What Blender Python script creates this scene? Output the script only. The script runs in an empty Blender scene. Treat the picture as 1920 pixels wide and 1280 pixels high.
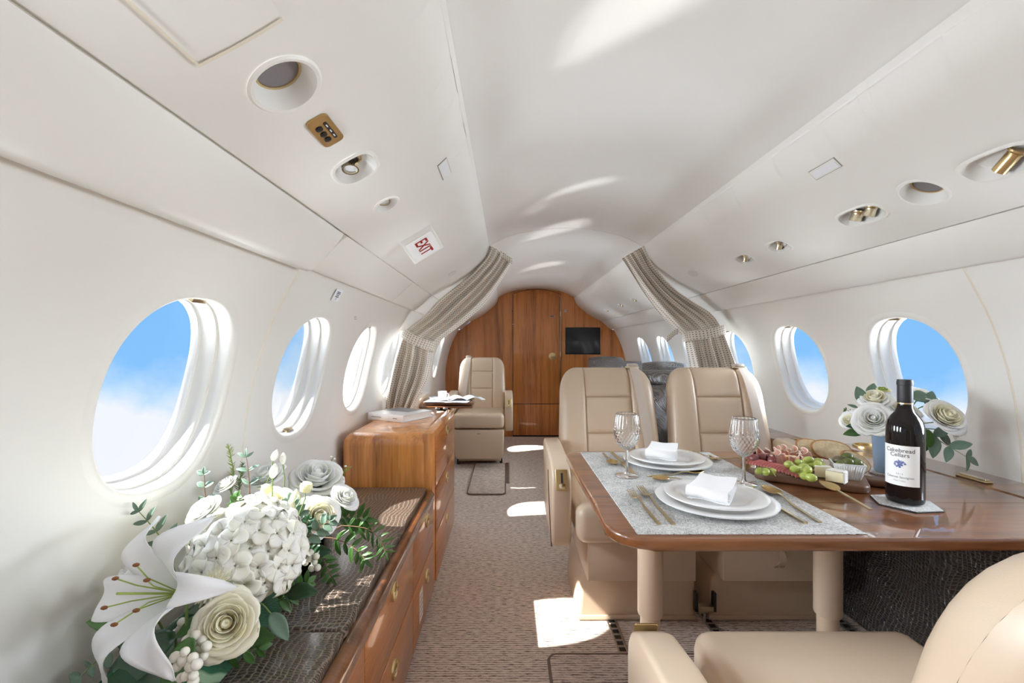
import bpy, bmesh, math, random
from mathutils import Vector, Matrix, Euler
random.seed(7)
PI = math.pi
SC = bpy.context.scene
COL = SC.collection

# ------------------------------------------------------------------ camera
CAMX, CAMZ, FPX, VX, VY = -0.36, 1.10, 853.33, 951.0, 652.0
cam_data = bpy.data.cameras.new('camera')
cam = bpy.data.objects.new('camera', cam_data); COL.objects.link(cam)
cam_data.lens = 16.0; cam_data.sensor_width = 36.0
cam_data.shift_x = (960 - VX) / 1920; cam_data.shift_y = (VY - 640) / 1920
cam_data.clip_start = 0.02; cam_data.clip_end = 500
cam.location = (CAMX, 0, CAMZ); cam.rotation_euler = (PI/2, 0, 0)
SC.camera = cam

def at(px, py, d):
    """world point seen at pixel (px,py) lying d metres ahead"""
    return Vector((CAMX + (px-VX)*d/FPX, d, CAMZ + (VY-py)*d/FPX))
def onz(px, py, z):
    d = FPX*(CAMZ-z)/(py-VY)
    return Vector((CAMX + (px-VX)*d/FPX, d, z))

# ------------------------------------------------------------------ world, sun, exposure
SC.view_settings.view_transform = 'Standard'
SC.view_settings.look = 'None'
SC.view_settings.exposure = 0.36
SC.view_settings.gamma = 1.0
SC.view_settings.use_curve_mapping = False
SC.cycles.max_bounces = 14; SC.cycles.diffuse_bounces = 9; SC.cycles.glossy_bounces = 6
SC.cycles.transmission_bounces = 10; SC.cycles.transparent_max_bounces = 16
SC.cycles.caustics_reflective = False; SC.cycles.caustics_refractive = False
SC.cycles.sample_clamp_indirect = 6.0
SC.cycles.use_denoising = True

W = bpy.data.worlds.new('sky'); SC.world = W; W.use_nodes = True
nt = W.node_tree; nt.nodes.clear()
def N(t, **k):
    n = nt.nodes.new(t)
    for a, b in k.items(): setattr(n, a, b)
    return n
def lk(a, b): nt.links.new(a, b)
out = N('ShaderNodeOutputWorld'); bg = N('ShaderNodeBackground'); tc = N('ShaderNodeTexCoord')
sep = N('ShaderNodeSeparateXYZ'); lk(tc.outputs['Generated'], sep.inputs[0])
noi = N('ShaderNodeTexNoise'); noi.inputs['Scale'].default_value = 3.2; noi.inputs['Detail'].default_value = 7; noi.inputs['Roughness'].default_value = 0.55
lk(tc.outputs['Generated'], noi.inputs['Vector'])
m1 = N('ShaderNodeMath', operation='MULTIPLY_ADD'); lk(noi.outputs['Fac'], m1.inputs[0]); m1.inputs[1].default_value = -0.42; m1.inputs[2].default_value = 0.235
ad = N('ShaderNodeMath', operation='ADD'); lk(sep.outputs['Z'], ad.inputs[0]); lk(m1.outputs[0], ad.inputs[1])
cr = N('ShaderNodeValToRGB'); lk(ad.outputs[0], cr.inputs[0])
e = cr.color_ramp.elements
e[0].position = 0.0; e[0].color = (0.93, 0.95, 1.0, 1)
e[1].position = 0.085; e[1].color = (0.255, 0.57, 1.0, 1)
x = e.new(0.035); x.color = (0.58, 0.79, 1.0, 1)
x = e.new(0.9); x.color = (0.16, 0.43, 0.92, 1)
mp = N('ShaderNodeMapRange'); lk(ad.outputs[0], mp.inputs[0])
mp.inputs[1].default_value = -0.07; mp.inputs[2].default_value = 1.0
nt.links.remove(cr.inputs[0].links[0]); lk(mp.outputs[0], cr.inputs[0])
lk(cr.outputs[0], bg.inputs[0]); bg.inputs[1].default_value = 0.78; lk(bg.outputs[0], out.inputs[0])

def sun(name, direction, strength, angle, color=(1,1,1)):
    d = bpy.data.lights.new(name, 'SUN'); d.energy = strength; d.angle = angle; d.color = color
    o = bpy.data.objects.new(name, d); COL.objects.link(o)
    o.rotation_euler = Vector(direction).to_track_quat('-Z', 'Y').to_euler()
    o.location = Vector((0, 2, 1))-Vector(direction).normalized()*14
    return o
sun('sun_offscreen', (0.72, 0.15, -0.74), 12.5, math.radians(0.6), (1.0, 0.96, 0.90))
# added fill suns through both sides' windows, stronger than the sky, level and upward
for sx, nm in ((1, 'left'), (-1, 'right')):
    sun('window_sky_'+nm+'_offscreen', (sx, 0.0, -0.20), 17.0 if sx > 0 else 12.8, math.radians(52), (0.91, 0.985, 1.05))
    sun('window_cloud_'+nm+'_offscreen', (sx, 0.0, 0.62), 10.6, math.radians(46), (0.91, 0.985, 1.05))
# glint thrown up on to the ceiling by the bright wing
sun('wing_glint_offscreen', (1.0, -0.64, 0.76), 2.4, math.radians(2.5), (1.0, 0.99, 0.97))
# ------------------------------------------------------------------ mesh helpers: every shape is (verts, faces)
def join(*parts):
    V, F = [], []
    for v, f in parts:
        o = len(V); V += [Vector(p) for p in v]; F += [tuple(i+o for i in q) for q in f]
    return V, F
def xf(vf, M): return [M @ Vector(p) for p in vf[0]], vf[1]
def mv(vf, x, y, z): return [Vector(p)+Vector((x, y, z)) for p in vf[0]], vf[1]
def rot(vf, ax, a): return xf(vf, Matrix.Rotation(a, 4, ax))
def flip(vf): return vf[0], [tuple(reversed(f)) for f in vf[1]]
def bm_out(bm):
    bm.verts.index_update()
    r = [v.co.copy() for v in bm.verts], [tuple(v.index for v in f.verts) for f in bm.faces]
    bm.free(); return r
def rbox(x0, x1, y0, y1, z0, z1, r=0.0, seg=3):
    bm = bmesh.new(); bmesh.ops.create_cube(bm, size=1)
    for v in bm.verts:
        v.co = Vector((x0 if v.co.x < 0 else x1, y0 if v.co.y < 0 else y1, z0 if v.co.z < 0 else z1))
    if r > 0: bmesh.ops.bevel(bm, geom=bm.edges[:], offset=r, segments=seg, profile=0.5, affect='EDGES', clamp_overlap=True)
    return bm_out(bm)
def prism(poly, h0, h1, axis='z', r=0.0, seg=2):
    """poly in 2D extruded from h0 to h1; axis z: (x,y), axis y: (x,z), axis x: (y,z)"""
    def p3(p, h):
        return {'z': (p[0], p[1], h), 'y': (p[0], h, p[1]), 'x': (h, p[0], p[1])}[axis]
    bm = bmesh.new()
    a = [bm.verts.new(p3(p, h0)) for p in poly]; b = [bm.verts.new(p3(p, h1)) for p in poly]
    fa = bm.faces.new(a); fb = bm.faces.new(list(reversed(b)))
    n = len(poly)
    for i in range(n): bm.faces.new((a[i], b[i], b[(i+1) % n], a[(i+1) % n]))
    bmesh.ops.recalc_face_normals(bm, faces=bm.faces[:])
    if r > 0:
        es = [e for e in fa.edges] + [e for e in fb.edges]
        bmesh.ops.bevel(bm, geom=es, offset=r, segments=seg, profile=0.5, affect='EDGES', clamp_overlap=True)
    return bm_out(bm)
def rrect(x0, x1, y0, y1, r, n=6):
    out = []
    for cx, cy, a0 in ((x1-r, y1-r, 0), (x0+r, y1-r, PI/2), (x0+r, y0+r, PI), (x1-r, y0+r, 1.5*PI)):
        for i in range(n+1):
            a = a0 + PI/2*i/n; out.append((cx+r*math.cos(a), cy+r*math.sin(a)))
    return out
def oval(a, b, n=32, e=2.0, cx=0, cy=0):
    out = []
    for i in range(n):
        t = 2*PI*i/n; c, s = math.cos(t), math.sin(t)
        out.append((cx+a*math.copysign(abs(c)**(2/e), c), cy+b*math.copysign(abs(s)**(2/e), s)))
    return out
def lathe(prof, seg=28, a=1.0, b=1.0):
    V, F = [], []
    for r, z in prof:
        for i in range(seg):
            t = 2*PI*i/seg; V.append(Vector((r*math.cos(t)*a, r*math.sin(t)*b, z)))
    for j in range(len(prof)-1):
        for i in range(seg):
            k = (i+1) % seg
            F.append((j*seg+i, j*seg+k, (j+1)*seg+k, (j+1)*seg+i))
    if prof[0][0] > 1e-6: F.append(tuple(reversed(range(seg))))
    if prof[-1][0] > 1e-6: F.append(tuple(range((len(prof)-1)*seg, len(prof)*seg)))
    return V, F
def tube(pts, rad, seg=8, caps=True, flat=1.0, up=None):
    pts = [Vector(p) for p in pts]; n = len(pts)
    if not hasattr(rad, '__len__'): rad = [rad]*n
    V, F = [], []
    ref = None
    for i, p in enumerate(pts):
        t = (pts[min(i+1, n-1)] - pts[max(i-1, 0)]).normalized()
        if ref is None:
            ref = Vector(up) if up else (Vector((0, 0, 1)) if abs(t.z) < 0.9 else Vector((1, 0, 0)))
        s = t.cross(ref).normalized(); u = s.cross(t).normalized(); ref = u
        for k in range(seg):
            a = 2*PI*k/seg; V.append(p + rad[i]*(math.cos(a)*s + math.sin(a)*u*flat))
    for i in range(n-1):
        for k in range(seg):
            l = (k+1) % seg; F.append((i*seg+k, i*seg+l, (i+1)*seg+l, (i+1)*seg+k))
    if caps: F.append(tuple(reversed(range(seg)))); F.append(tuple(range((n-1)*seg, n*seg)))
    return V, F
def grid(f, nu, nv, cu=False):
    V = [Vector(f(i/nu, j/nv)) for j in range(nv+1) for i in range(nu+(0 if cu else 1))]
    w = nu if cu else nu+1
    F = []
    for j in range(nv):
        for i in range(nu):
            k = (i+1) % w if cu else i+1
            F.append((j*w+i, j*w+k, (j+1)*w+k, (j+1)*w+i))
    return V, F
def sphere(r, seg=14, rings=9, sx=1, sy=1, sz=1):
    prof = [(max(1e-7, r*math.sin(PI*i/rings)), -r*math.cos(PI*i/rings)) for i in range(rings+1)]
    v, f = lathe(prof, seg)
    return [Vector((p.x*sx, p.y*sy, p.z*sz)) for p in v], f
def thick(vf, t):
    """give a sheet real thickness"""
    v, f = vf; n = len(v)
    nor = [Vector() for _ in v]
    for q in f:
        a, b, c = v[q[0]], v[q[1]], v[q[2]]
        nn = (b-a).cross(c-a)
        for i in q: nor[i] += nn
    nor = [m.normalized() if m.length > 0 else Vector((0, 0, 1)) for m in nor]
    V = list(v) + [p - m*t for p, m in zip(v, nor)]
    F = list(f) + [tuple(i+n for i in reversed(q)) for q in f]
    cnt = {}
    for q in f:
        for i in range(len(q)):
            a, b = q[i], q[(i+1) % len(q)]
            cnt[(a, b)] = 1
    for (a, b) in list(cnt):
        if (b, a) not in cnt: F.append((b, a, a+n, b+n))
    return V, F
def obj(name, vf, m, parent=None, loc=None, rotz=None, uv=None, sharp=40):
    me = bpy.data.meshes.new(name)
    me.from_pydata([tuple(p) for p in vf[0]], [], [tuple(f) for f in vf[1]])
    me.update()
    me.polygons.foreach_set('use_smooth', [True]*len(me.polygons))
    if sharp: me.set_sharp_from_angle(angle=math.radians(sharp))
    if m is not None: me.materials.append(m)
    if uv is not None:
        l = me.uv_layers.new(name='UVMap')
        for lo in me.loops: l.data[lo.index].uv = uv[lo.vertex_index]
    o = bpy.data.objects.new(name, me); COL.objects.link(o)
    if loc is not None: o.location = loc
    if rotz is not None: o.rotation_euler = (0, 0, rotz)
    if parent is not None: o.parent = parent
    return o
def tag(o, label, cat, group=None, kind=None):
    o['label'] = label; o['category'] = cat
    if group: o['group'] = group
    if kind: o['kind'] = kind
    return o
def thing(name, label, cat, loc=(0, 0, 0), rotz=0, group=None, kind=None, rot3=None):
    o = bpy.data.objects.new(name, None); COL.objects.link(o); o.empty_display_size = 0.05
    o.location = loc; o.rotation_euler = rot3 if rot3 else (0, 0, rotz)
    return tag(o, label, cat, group, kind)
def struct(name, vf, m, label, cat, **k):
    return tag(obj(name, vf, m, **k), label, cat, kind='structure')
def copy_tree(o, parent=None):
    c = o.copy(); COL.objects.link(c)
    if parent is not None: c.parent = parent
    for ch in o.children: copy_tree(ch, c)
    return c
def text_obj(name, s, size, m, parent, M, ext=0.0003, bold=0.0, bend=None):
    """lettering as real mesh, matrix M in the parent's space; bend maps a vertex"""
    cu = bpy.data.curves.new(name, 'FONT'); cu.body = s; cu.size = size; cu.align_x = 'CENTER'; cu.align_y = 'CENTER'; cu.extrude = ext; cu.offset = bold
    tmp = bpy.data.objects.new(name, cu); me = bpy.data.meshes.new_from_object(tmp)
    bpy.data.objects.remove(tmp); bpy.data.curves.remove(cu)
    for v in me.vertices: v.co = bend(M @ v.co) if bend else M @ v.co
    me.materials.clear(); me.materials.append(m)
    o = bpy.data.objects.new(name, me); COL.objects.link(o)
    if parent is not None: o.parent = parent
    return o

# ------------------------------------------------------------------ materials
MATS = {}
def new_mat(name):
    m = bpy.data.materials.new(name); m.use_nodes = True; MATS[name] = m
    t = m.node_tree; b = t.nodes['Principled BSDF']
    return m, t, b
def plain(name, c, rough=0.5, metal=0.0, coat=0.0, coat_rough=0.05, spec=0.5, bump=0, bscale=200, var=0.0, vscale=8, trans=0.0, ior=1.5, sheen=0.0, sss=0.0):
    m, t, b = new_mat(name)
    b.inputs['Base Color'].default_value = (*c, 1); b.inputs['Roughness'].default_value = rough
    b.inputs['Metallic'].default_value = metal; b.inputs['Coat Weight'].default_value = coat
    b.inputs['Coat Roughness'].default_value = coat_rough; b.inputs['Specular IOR Level'].default_value = spec
    b.inputs['Transmission Weight'].default_value = trans; b.inputs['IOR'].default_value = ior
    b.inputs['Sheen Weight'].default_value = sheen
    if sss: b.inputs['Subsurface Weight'].default_value = sss; b.inputs['Subsurface Radius'].default_value = (0.01, 0.008, 0.005); b.inputs['Subsurface Scale'].default_value = 0.4
    co = t.nodes.new('ShaderNodeTexCoord')
    if bump:
        n = t.nodes.new('ShaderNodeTexNoise'); n.inputs['Scale'].default_value = bscale; n.inputs['Detail'].default_value = 4
        t.links.new(co.outputs['Object'], n.inputs['Vector'])
        bp = t.nodes.new('ShaderNodeBump'); bp.inputs['Strength'].default_value = bump; bp.inputs['Distance'].default_value = 0.002
        t.links.new(n.outputs['Fac'], bp.inputs['Height']); t.links.new(bp.outputs[0], b.inputs['Normal'])
    if var:
        n = t.nodes.new('ShaderNodeTexNoise'); n.inputs['Scale'].default_value = vscale; n.inputs['Detail'].default_value = 3
        t.links.new(co.outputs['Object'], n.inputs['Vector'])
        mx = t.nodes.new('ShaderNodeMix'); mx.data_type = 'RGBA'
        mx.inputs[6].default_value = (*[max(0, q*(1-var)) for q in c], 1); mx.inputs[7].default_value = (*[min(1, q*(1+var)) for q in c], 1)
        t.links.new(n.outputs['Fac'], mx.inputs[0]); t.links.new(mx.outputs[2], b.inputs['Base Color'])
    return m
def ramp(t, stops):
    r = t.nodes.new('ShaderNodeValToRGB'); el = r.color_ramp.elements
    el[0].position, el[0].color = stops[0][0], (*stops[0][1], 1)
    el[1].position, el[1].color = stops[-1][0], (*stops[-1][1], 1)
    for p, c in stops[1:-1]:
        q = el.new(p); q.color = (*c, 1)
    return r
def wood(name, stops, scale, coat=1.0, rough=0.35, seed=0.0, fine=0.35):
    """varnished veneer; scale = (x,y,z) frequencies, the small one runs along the grain"""
    m, t, b = new_mat(name)
    co = t.nodes.new('ShaderNodeTexCoord'); mp = t.nodes.new('ShaderNodeMapping')
    mp.inputs['Scale'].default_value = scale; mp.inputs['Location'].default_value = (seed, seed*1.7, seed*.3)
    t.links.new(co.outputs['Object'], mp.inputs[0])
    n1 = t.nodes.new('ShaderNodeTexNoise'); n1.inputs['Scale'].default_value = 1.0; n1.inputs['Detail'].default_value = 5; n1.inputs['Distortion'].default_value = 0.6
    n2 = t.nodes.new('ShaderNodeTexNoise'); n2.inputs['Scale'].default_value = 9.0; n2.inputs['Detail'].default_value = 3
    for n in (n1, n2): t.links.new(mp.outputs[0], n.inputs['Vector'])
    a = t.nodes.new('ShaderNodeMath'); a.operation = 'MULTIPLY_ADD'; a.inputs[1].default_value = fine
    t.links.new(n2.outputs['Fac'], a.inputs[0])
    s = t.nodes.new('ShaderNodeMath'); s.operation = 'SUBTRACT'; s.inputs[1].default_value = fine/2
    t.links.new(n1.outputs['Fac'], s.inputs[0]); t.links.new(s.outputs[0], a.inputs[2])
    r = ramp(t, stops); t.links.new(a.outputs[0], r.inputs[0]); t.links.new(r.outputs[0], b.inputs['Base Color'])
    b.inputs['Roughness'].default_value = rough; b.inputs['Coat Weight'].default_value = coat; b.inputs['Coat Roughness'].default_value = 0.02
    b.inputs['Coat IOR'].default_value = 1.45
    return m
def croc(name, dark, line, scale, stretch=(1, 1, 1), coat=0.25, rough=0.35, lw=0.06, bump=0.6, rnd=0.55, plane='xy'):
    m, t, b = new_mat(name)
    co = t.nodes.new('ShaderNodeTexCoord'); mp = t.nodes.new('ShaderNodeMapping'); mp.inputs['Scale'].default_value = stretch
    n = t.nodes.new('ShaderNodeTexNoise'); n.inputs['Scale'].default_value = 5; n.inputs['Detail'].default_value = 1
    t.links.new(co.outputs['Object'], n.inputs['Vector'])
    vm = t.nodes.new('ShaderNodeVectorMath'); vm.operation = 'SCALE'; vm.inputs['Scale'].default_value = 0.10
    t.links.new(n.outputs['Color'], vm.inputs[0])
    va = t.nodes.new('ShaderNodeVectorMath'); t.links.new(co.outputs['Object'], va.inputs[0]); t.links.new(vm.outputs[0], va.inputs[1])
    if plane == 'yz':
        sx_ = t.nodes.new('ShaderNodeSeparateXYZ'); cx_ = t.nodes.new('ShaderNodeCombineXYZ'); t.links.new(va.outputs[0], sx_.inputs[0])
        ad_ = t.nodes.new('ShaderNodeMath'); t.links.new(sx_.outputs[0], ad_.inputs[0]); t.links.new(sx_.outputs[2], ad_.inputs[1])
        t.links.new(sx_.outputs[1], cx_.inputs[0]); t.links.new(ad_.outputs[0], cx_.inputs[1]); t.links.new(cx_.outputs[0], mp.inputs[0])
    else: t.links.new(va.outputs[0], mp.inputs[0])
    v = t.nodes.new('ShaderNodeTexVoronoi'); v.voronoi_dimensions = '2D'; v.feature = 'DISTANCE_TO_EDGE'; v.inputs['Scale'].default_value = scale; v.inputs['Randomness'].default_value = rnd
    t.links.new(mp.outputs[0], v.inputs['Vector'])
    r = ramp(t, [(0.0, line), (lw, line), (lw*2.4, dark)]); t.links.new(v.outputs['Distance'], r.inputs[0]); t.links.new(r.outputs[0], b.inputs['Base Color'])
    bp = t.nodes.new('ShaderNodeBump'); bp.inputs['Strength'].default_value = bump; bp.inputs['Distance'].default_value = 0.004
    mr = t.nodes.new('ShaderNodeMapRange'); mr.inputs[2].default_value = 0.3; t.links.new(v.outputs['Distance'], mr.inputs[0])
    t.links.new(mr.outputs[0], bp.inputs['Height']); t.links.new(bp.outputs[0], b.inputs['Normal'])
    b.inputs['Roughness'].default_value = rough; b.inputs['Coat Weight'].default_value = coat; b.inputs['Coat Roughness'].default_value = 0.12
    return m

CREAM = plain('cream_wall', (0.76, 0.745, 0.71), 0.42, coat=0.15, coat_rough=0.25)
CEIL = plain('ceiling_white', (0.80, 0.79, 0.765), 0.38, coat=0.2, coat_rough=0.2)
VAL = plain('valance_cream', (0.77, 0.755, 0.72), 0.42, coat=0.15, coat_rough=0.22)
LIP = plain('window_reveal', (0.76, 0.745, 0.71), 0.35, coat=0.2, coat_rough=0.2)
SEAM = plain('seam_grey', (0.30, 0.28, 0.25), 0.7)
BEAD = plain('bead_cream', (0.72, 0.66, 0.55), 0.5)
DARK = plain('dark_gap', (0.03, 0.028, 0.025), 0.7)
GOLD = plain('satin_gold', (0.70, 0.53, 0.27), 0.28, metal=1.0)
BRONZE = plain('bronze_metal', (0.42, 0.34, 0.22), 0.3, metal=1.0)
PGOLD = plain('pale_gold', (0.74, 0.66, 0.48), 0.22, metal=1.0)
STEEL = plain('steel', (0.55, 0.55, 0.55), 0.3, metal=1.0)
GREYMESH = plain('speaker_grey', (0.22, 0.20, 0.21), 0.6, bump=0.5, bscale=900)
WHITEP = plain('white_plastic', (0.85, 0.85, 0.85), 0.3)
BLACKP = plain('black_plastic', (0.012, 0.012, 0.014), 0.3)
LENS = plain('lamp_lens', (0.75, 0.77, 0.80), 0.1, coat=1.0)
LEATH = plain('tan_leather', (0.61, 0.475, 0.345), 0.38, coat=0.35, coat_rough=0.30, bump=0.12, bscale=900, var=0.03, vscale=4)
BELT = plain('belt_webbing', (0.60, 0.51, 0.44), 0.5, bump=0.2, bscale=700)
WOODV = wood('walnut_vertical', [(0.25, (0.27, 0.082, 0.018)), (0.45, (0.52, 0.185, 0.046)), (0.60, (0.68, 0.265, 0.070)), (0.78, (0.42, 0.140, 0.034))], (9, 9, 0.55), 0.6)
WOODC = wood('walnut_cabinet', [(0.22, (0.24, 0.078, 0.018)), (0.42, (0.56, 0.215, 0.050)), (0.58, (0.78, 0.330, 0.085)), (0.75, (0.47, 0.170, 0.040))], (12, 12, 0.8), 0.8, seed=3.1)
WOODD = wood('walnut_drawer', [(0.25, (0.32, 0.100, 0.022)), (0.5, (0.50, 0.175, 0.042)), (0.75, (0.60, 0.230, 0.060))], (14, 1.2, 14), 0.6, seed=5.2, fine=0.6)
WOODT = wood('walnut_table', [(0.25, (0.085, 0.027, 0.008)), (0.45, (0.175, 0.060, 0.018)), (0.6, (0.245, 0.090, 0.028)), (0.8, (0.120, 0.040, 0.012))], (1.2, 16, 16), 1.0, seed=1.3)
WOODB = wood('walnut_board', [(0.25, (0.065, 0.028, 0.015)), (0.5, (0.12, 0.052, 0.026)), (0.8, (0.17, 0.08, 0.04))], (2.0, 30, 30), 0.15, rough=0.45, seed=2.3)
CROC1 = croc('croc_brown', (0.060, 0.042, 0.033), (0.30, 0.235, 0.185), 132, (0.55, 1.15, 1), 0.5, 0.28, 0.07, 0.5, 0.36)
CROC2 = croc('croc_charcoal', (0.060, 0.050, 0.046), (0.19, 0.16, 0.14), 85, (0.8, 1.15, 1), 0.35, 0.3, 0.06, 0.8, 0.36, 'yz')

def carpet_mat(name, a, b_):
    m, t, b = new_mat(name)
    co = t.nodes.new('ShaderNodeTexCoord'); mp = t.nodes.new('ShaderNodeMapping'); mp.inputs['Scale'].default_value = (0.28, 1, 1)
    t.links.new(co.outputs['Object'], mp.inputs[0])
    n1 = t.nodes.new('ShaderNodeTexNoise'); n1.inputs['Scale'].default_value = 130; n1.inputs['Detail'].default_value = 3
    n2 = t.nodes.new('ShaderNodeTexNoise'); n2.inputs['Scale'].default_value = 420; n2.inputs['Detail'].default_value = 2
    t.links.new(mp.outputs[0], n1.inputs['Vector']); t.links.new(co.outputs['Object'], n2.inputs['Vector'])
    w = t.nodes.new('ShaderNodeTexWave'); w.bands_direction = 'Y'; w.inputs['Scale'].default_value = 28; w.inputs['Distortion'].default_value = 2.5
    w.inputs['Detail'].default_value = 3; w.inputs['Detail Scale'].default_value = 3.0
    t.links.new(co.outputs['Object'], w.inputs['Vector'])
    s1 = t.nodes.new('ShaderNodeMath'); s1.operation = 'MULTIPLY_ADD'; s1.inputs[1].default_value = 0.55; t.links.new(n1.outputs['Fac'], s1.inputs[0])
    s2 = t.nodes.new('ShaderNodeMath'); s2.operation = 'MULTIPLY'; s2.inputs[1].default_value = 0.22; t.links.new(w.outputs['Fac'], s2.inputs[0]); t.links.new(s2.outputs[0], s1.inputs[2])
    s3 = t.nodes.new('ShaderNodeMath'); s3.operation = 'MULTIPLY_ADD'; s3.inputs[1].default_value = 0.35; t.links.new(n2.outputs['Fac'], s3.inputs[0]); t.links.new(s1.outputs[0], s3.inputs[2])
    r = ramp(t, [(0.37, a), (0.50, tuple(.62*q for q in b_)), (0.80, b_)]); t.links.new(s3.outputs[0], r.inputs[0]); t.links.new(r.outputs[0], b.inputs['Base Color'])
    bp = t.nodes.new('ShaderNodeBump'); bp.inputs['Strength'].default_value = 0.6; bp.inputs['Distance'].default_value = 0.006
    t.links.new(s3.outputs[0], bp.inputs['Height']); t.links.new(bp.outputs[0], b.inputs['Normal'])
    b.inputs['Roughness'].default_value = 0.95; b.inputs['Specular IOR Level'].default_value = 0.1
    return m
CARPET = carpet_mat('carpet_brown', (0.085, 0.058, 0.043), (1.0, 0.85, 0.74))
CARPET2 = carpet_mat('carpet_mat_brown', (0.08, 0.055, 0.042), (0.92, 0.78, 0.68))

def pane_mat():
    m, t, b = new_mat('window_pane'); t.nodes.remove(b)
    o = t.nodes['Material Output']
    tr = t.nodes.new('ShaderNodeBsdfTransparent'); tr.inputs[0].default_value = (0.97, 0.985, 1, 1)
    g = t.nodes.new('ShaderNodeBsdfGlossy'); g.inputs['Roughness'].default_value = 0.02
    f = t.nodes.new('ShaderNodeFresnel'); f.inputs[0].default_value = 1.08
    mx = t.nodes.new('ShaderNodeMixShader'); t.links.new(f.outputs[0], mx.inputs[0]); t.links.new(tr.outputs[0], mx.inputs[1]); t.links.new(g.outputs[0], mx.inputs[2])
    t.links.new(mx.outputs[0], o.inputs[0])
    return m
PANE = pane_mat()
# ------------------------------------------------------------------ cabin shell
Y0, Y1 = -1.205, 5.65
class Prof:
    def __init__(s, pts, n=10):
        P = [Vector(p) for p in pts]; P = [2*P[0]-P[1]] + P + [2*P[-1]-P[-2]]
        s.q = []
        for i in range(1, len(P)-2):
            for k in range(n):
                t = k/n; a, b, c, d = P[i-1], P[i], P[i+1], P[i+2]
                s.q.append(0.5*((2*b)+(c-a)*t+(2*a-5*b+4*c-d)*t*t+(3*b-a-3*c+d)*t**3))
        s.q.append(P[-2].copy()); s.l = [0.0]
        for i in range(1, len(s.q)): s.l.append(s.l[-1]+(s.q[i]-s.q[i-1]).length)
        s.L = s.l[-1]
    def at(s, v):
        v = min(max(v, 0), s.L); i = 0
        lo, hi = 0, len(s.l)-2
        while lo < hi:
            mid = (lo+hi+1)//2
            if s.l[mid] <= v: lo = mid
            else: hi = mid-1
        i = lo; t = (v-s.l[i])/max(1e-9, s.l[i+1]-s.l[i])
        p = s.q[i].lerp(s.q[i+1], t)
        a = s.q[max(i-1, 0)]; b = s.q[min(i+2, len(s.q)-1)]; d = (b-a).normalized()
        return p, Vector((-d[1], d[0]))
    def s_of_z(s, z):
        for i in range(len(s.q)-1):
            if (s.q[i][1]-z)*(s.q[i+1][1]-z) <= 0 and s.q[i][1] != s.q[i+1][1]:
                return s.l[i]+(s.l[i+1]-s.l[i])*(z-s.q[i][1])/(s.q[i+1][1]-s.q[i][1])
        return s.L
    def s_of_x(s, x):
        for i in range(len(s.q)-1):
            if (s.q[i][0]-x)*(s.q[i+1][0]-x) <= 0 and s.q[i][0] != s.q[i+1][0]:
                return s.l[i]+(s.l[i+1]-s.l[i])*(x-s.q[i][0])/(s.q[i+1][0]-s.q[i][0])
        return s.L
def surf(prof, side):
    def S(y, s, off=0.0):
        p, n = prof.at(s)
        return Vector((side*(p[0]+off*n[0]), y, p[1]+off*n[1]))
    return S
def plain_cell(S, y0, y1, s0, s1, K=16, ny=1):
    return grid(lambda u, v: S(y0+(y1-y0)*u, s0+(s1-s0)*v), ny, K)
def hole_cell(S, y0, y1, s0, s1, hole, K=16, nt=14, nr=7):
    yc, sc, a, b, e = hole
    per = [(y0, s0+(s1-s0)*i/K) for i in range(K)] + [(y0+(y1-y0)*i/nt, s1) for i in range(nt)] + \
          [(y1, s1-(s1-s0)*i/K) for i in range(K)] + [(y1-(y1-y0)*i/nt, s0) for i in range(nt)]
    n = len(per); V, F = [], []
    for r in range(nr+1):
        f = (r/nr)**1.6
        for (y, s) in per:
            dy, ds = y-yc, s-sc
            k = (abs(dy/a)**e+abs(ds/b)**e)**(-1/e)
            hy, hs = yc+dy*k, sc+ds*k
            V.append(S(hy+(y-hy)*f, hs+(s-hs)*f))
    for r in range(nr):
        for i in range(n):
            j = (i+1) % n; F.append((r*n+i, r*n+j, (r+1)*n+j, (r+1)*n+i))
    return V, F
def hole_rings(S, hole, rings, n=72, cap=False):
    yc, sc, a, b, e = hole; V, F = [], []
    for (ins, off) in rings:
        for (p, q) in oval(a-ins, b-ins, n, e): V.append(S(yc+p, sc+q, off))
    for r in range(len(rings)-1):
        for i in range(n):
            j = (i+1) % n; F.append((r*n+i, r*n+j, (r+1)*n+j, (r+1)*n+i))
    if cap: F.append(tuple(range((len(rings)-1)*n, len(rings)*n)))
    return V, F
def along(S, s0, s1, y, w, off, n=16):
    """thin bead that follows the wall section at station y"""
    return grid(lambda u, v: S(y-w/2+w*u, s0+(s1-s0)*v, off - 0.0025*math.sin(PI*u)), 4, n)

WALL = Prof([(.90, 1.42), (.945, 1.355), (.985, 1.28), (1.03, 1.195), (1.07, 1.09), (1.10, .98), (1.12, .86), (1.13, .72), (1.128, .6)])
WALL_LOW = [(1.129, .62), (1.123, .52), (1.115, .42)]
DADO = Prof([(1.129, .62), (1.12, .45), (1.09, .25), (1.045, .03), (1.035, -.02)])
VALP = Prof([(.470, 1.722), (.474, 1.708), (.490, 1.662), (.520, 1.622), (.57, 1.575), (.62, 1.535), (.70, 1.485), (.820, 1.425)])
CEILP = Prof([(-.476, 1.700), (-.474, 1.722), (-.40, 1.765), (-.30, 1.80), (-.15, 1.828), (0, 1.836), (.15, 1.828), (.30, 1.80), (.40, 1.765), (.474, 1.722), (.476, 1.700)])
HAND = {-1: 'left', 1: 'right'}
BLIND, _t, _b = new_mat('blind_white')
_b.inputs['Base Color'].default_value = (.86, .85, .83, 1); _tr = _t.nodes.new('ShaderNodeBsdfTranslucent'); _tr.inputs[0].default_value = (.85, .85, .84, 1)
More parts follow.
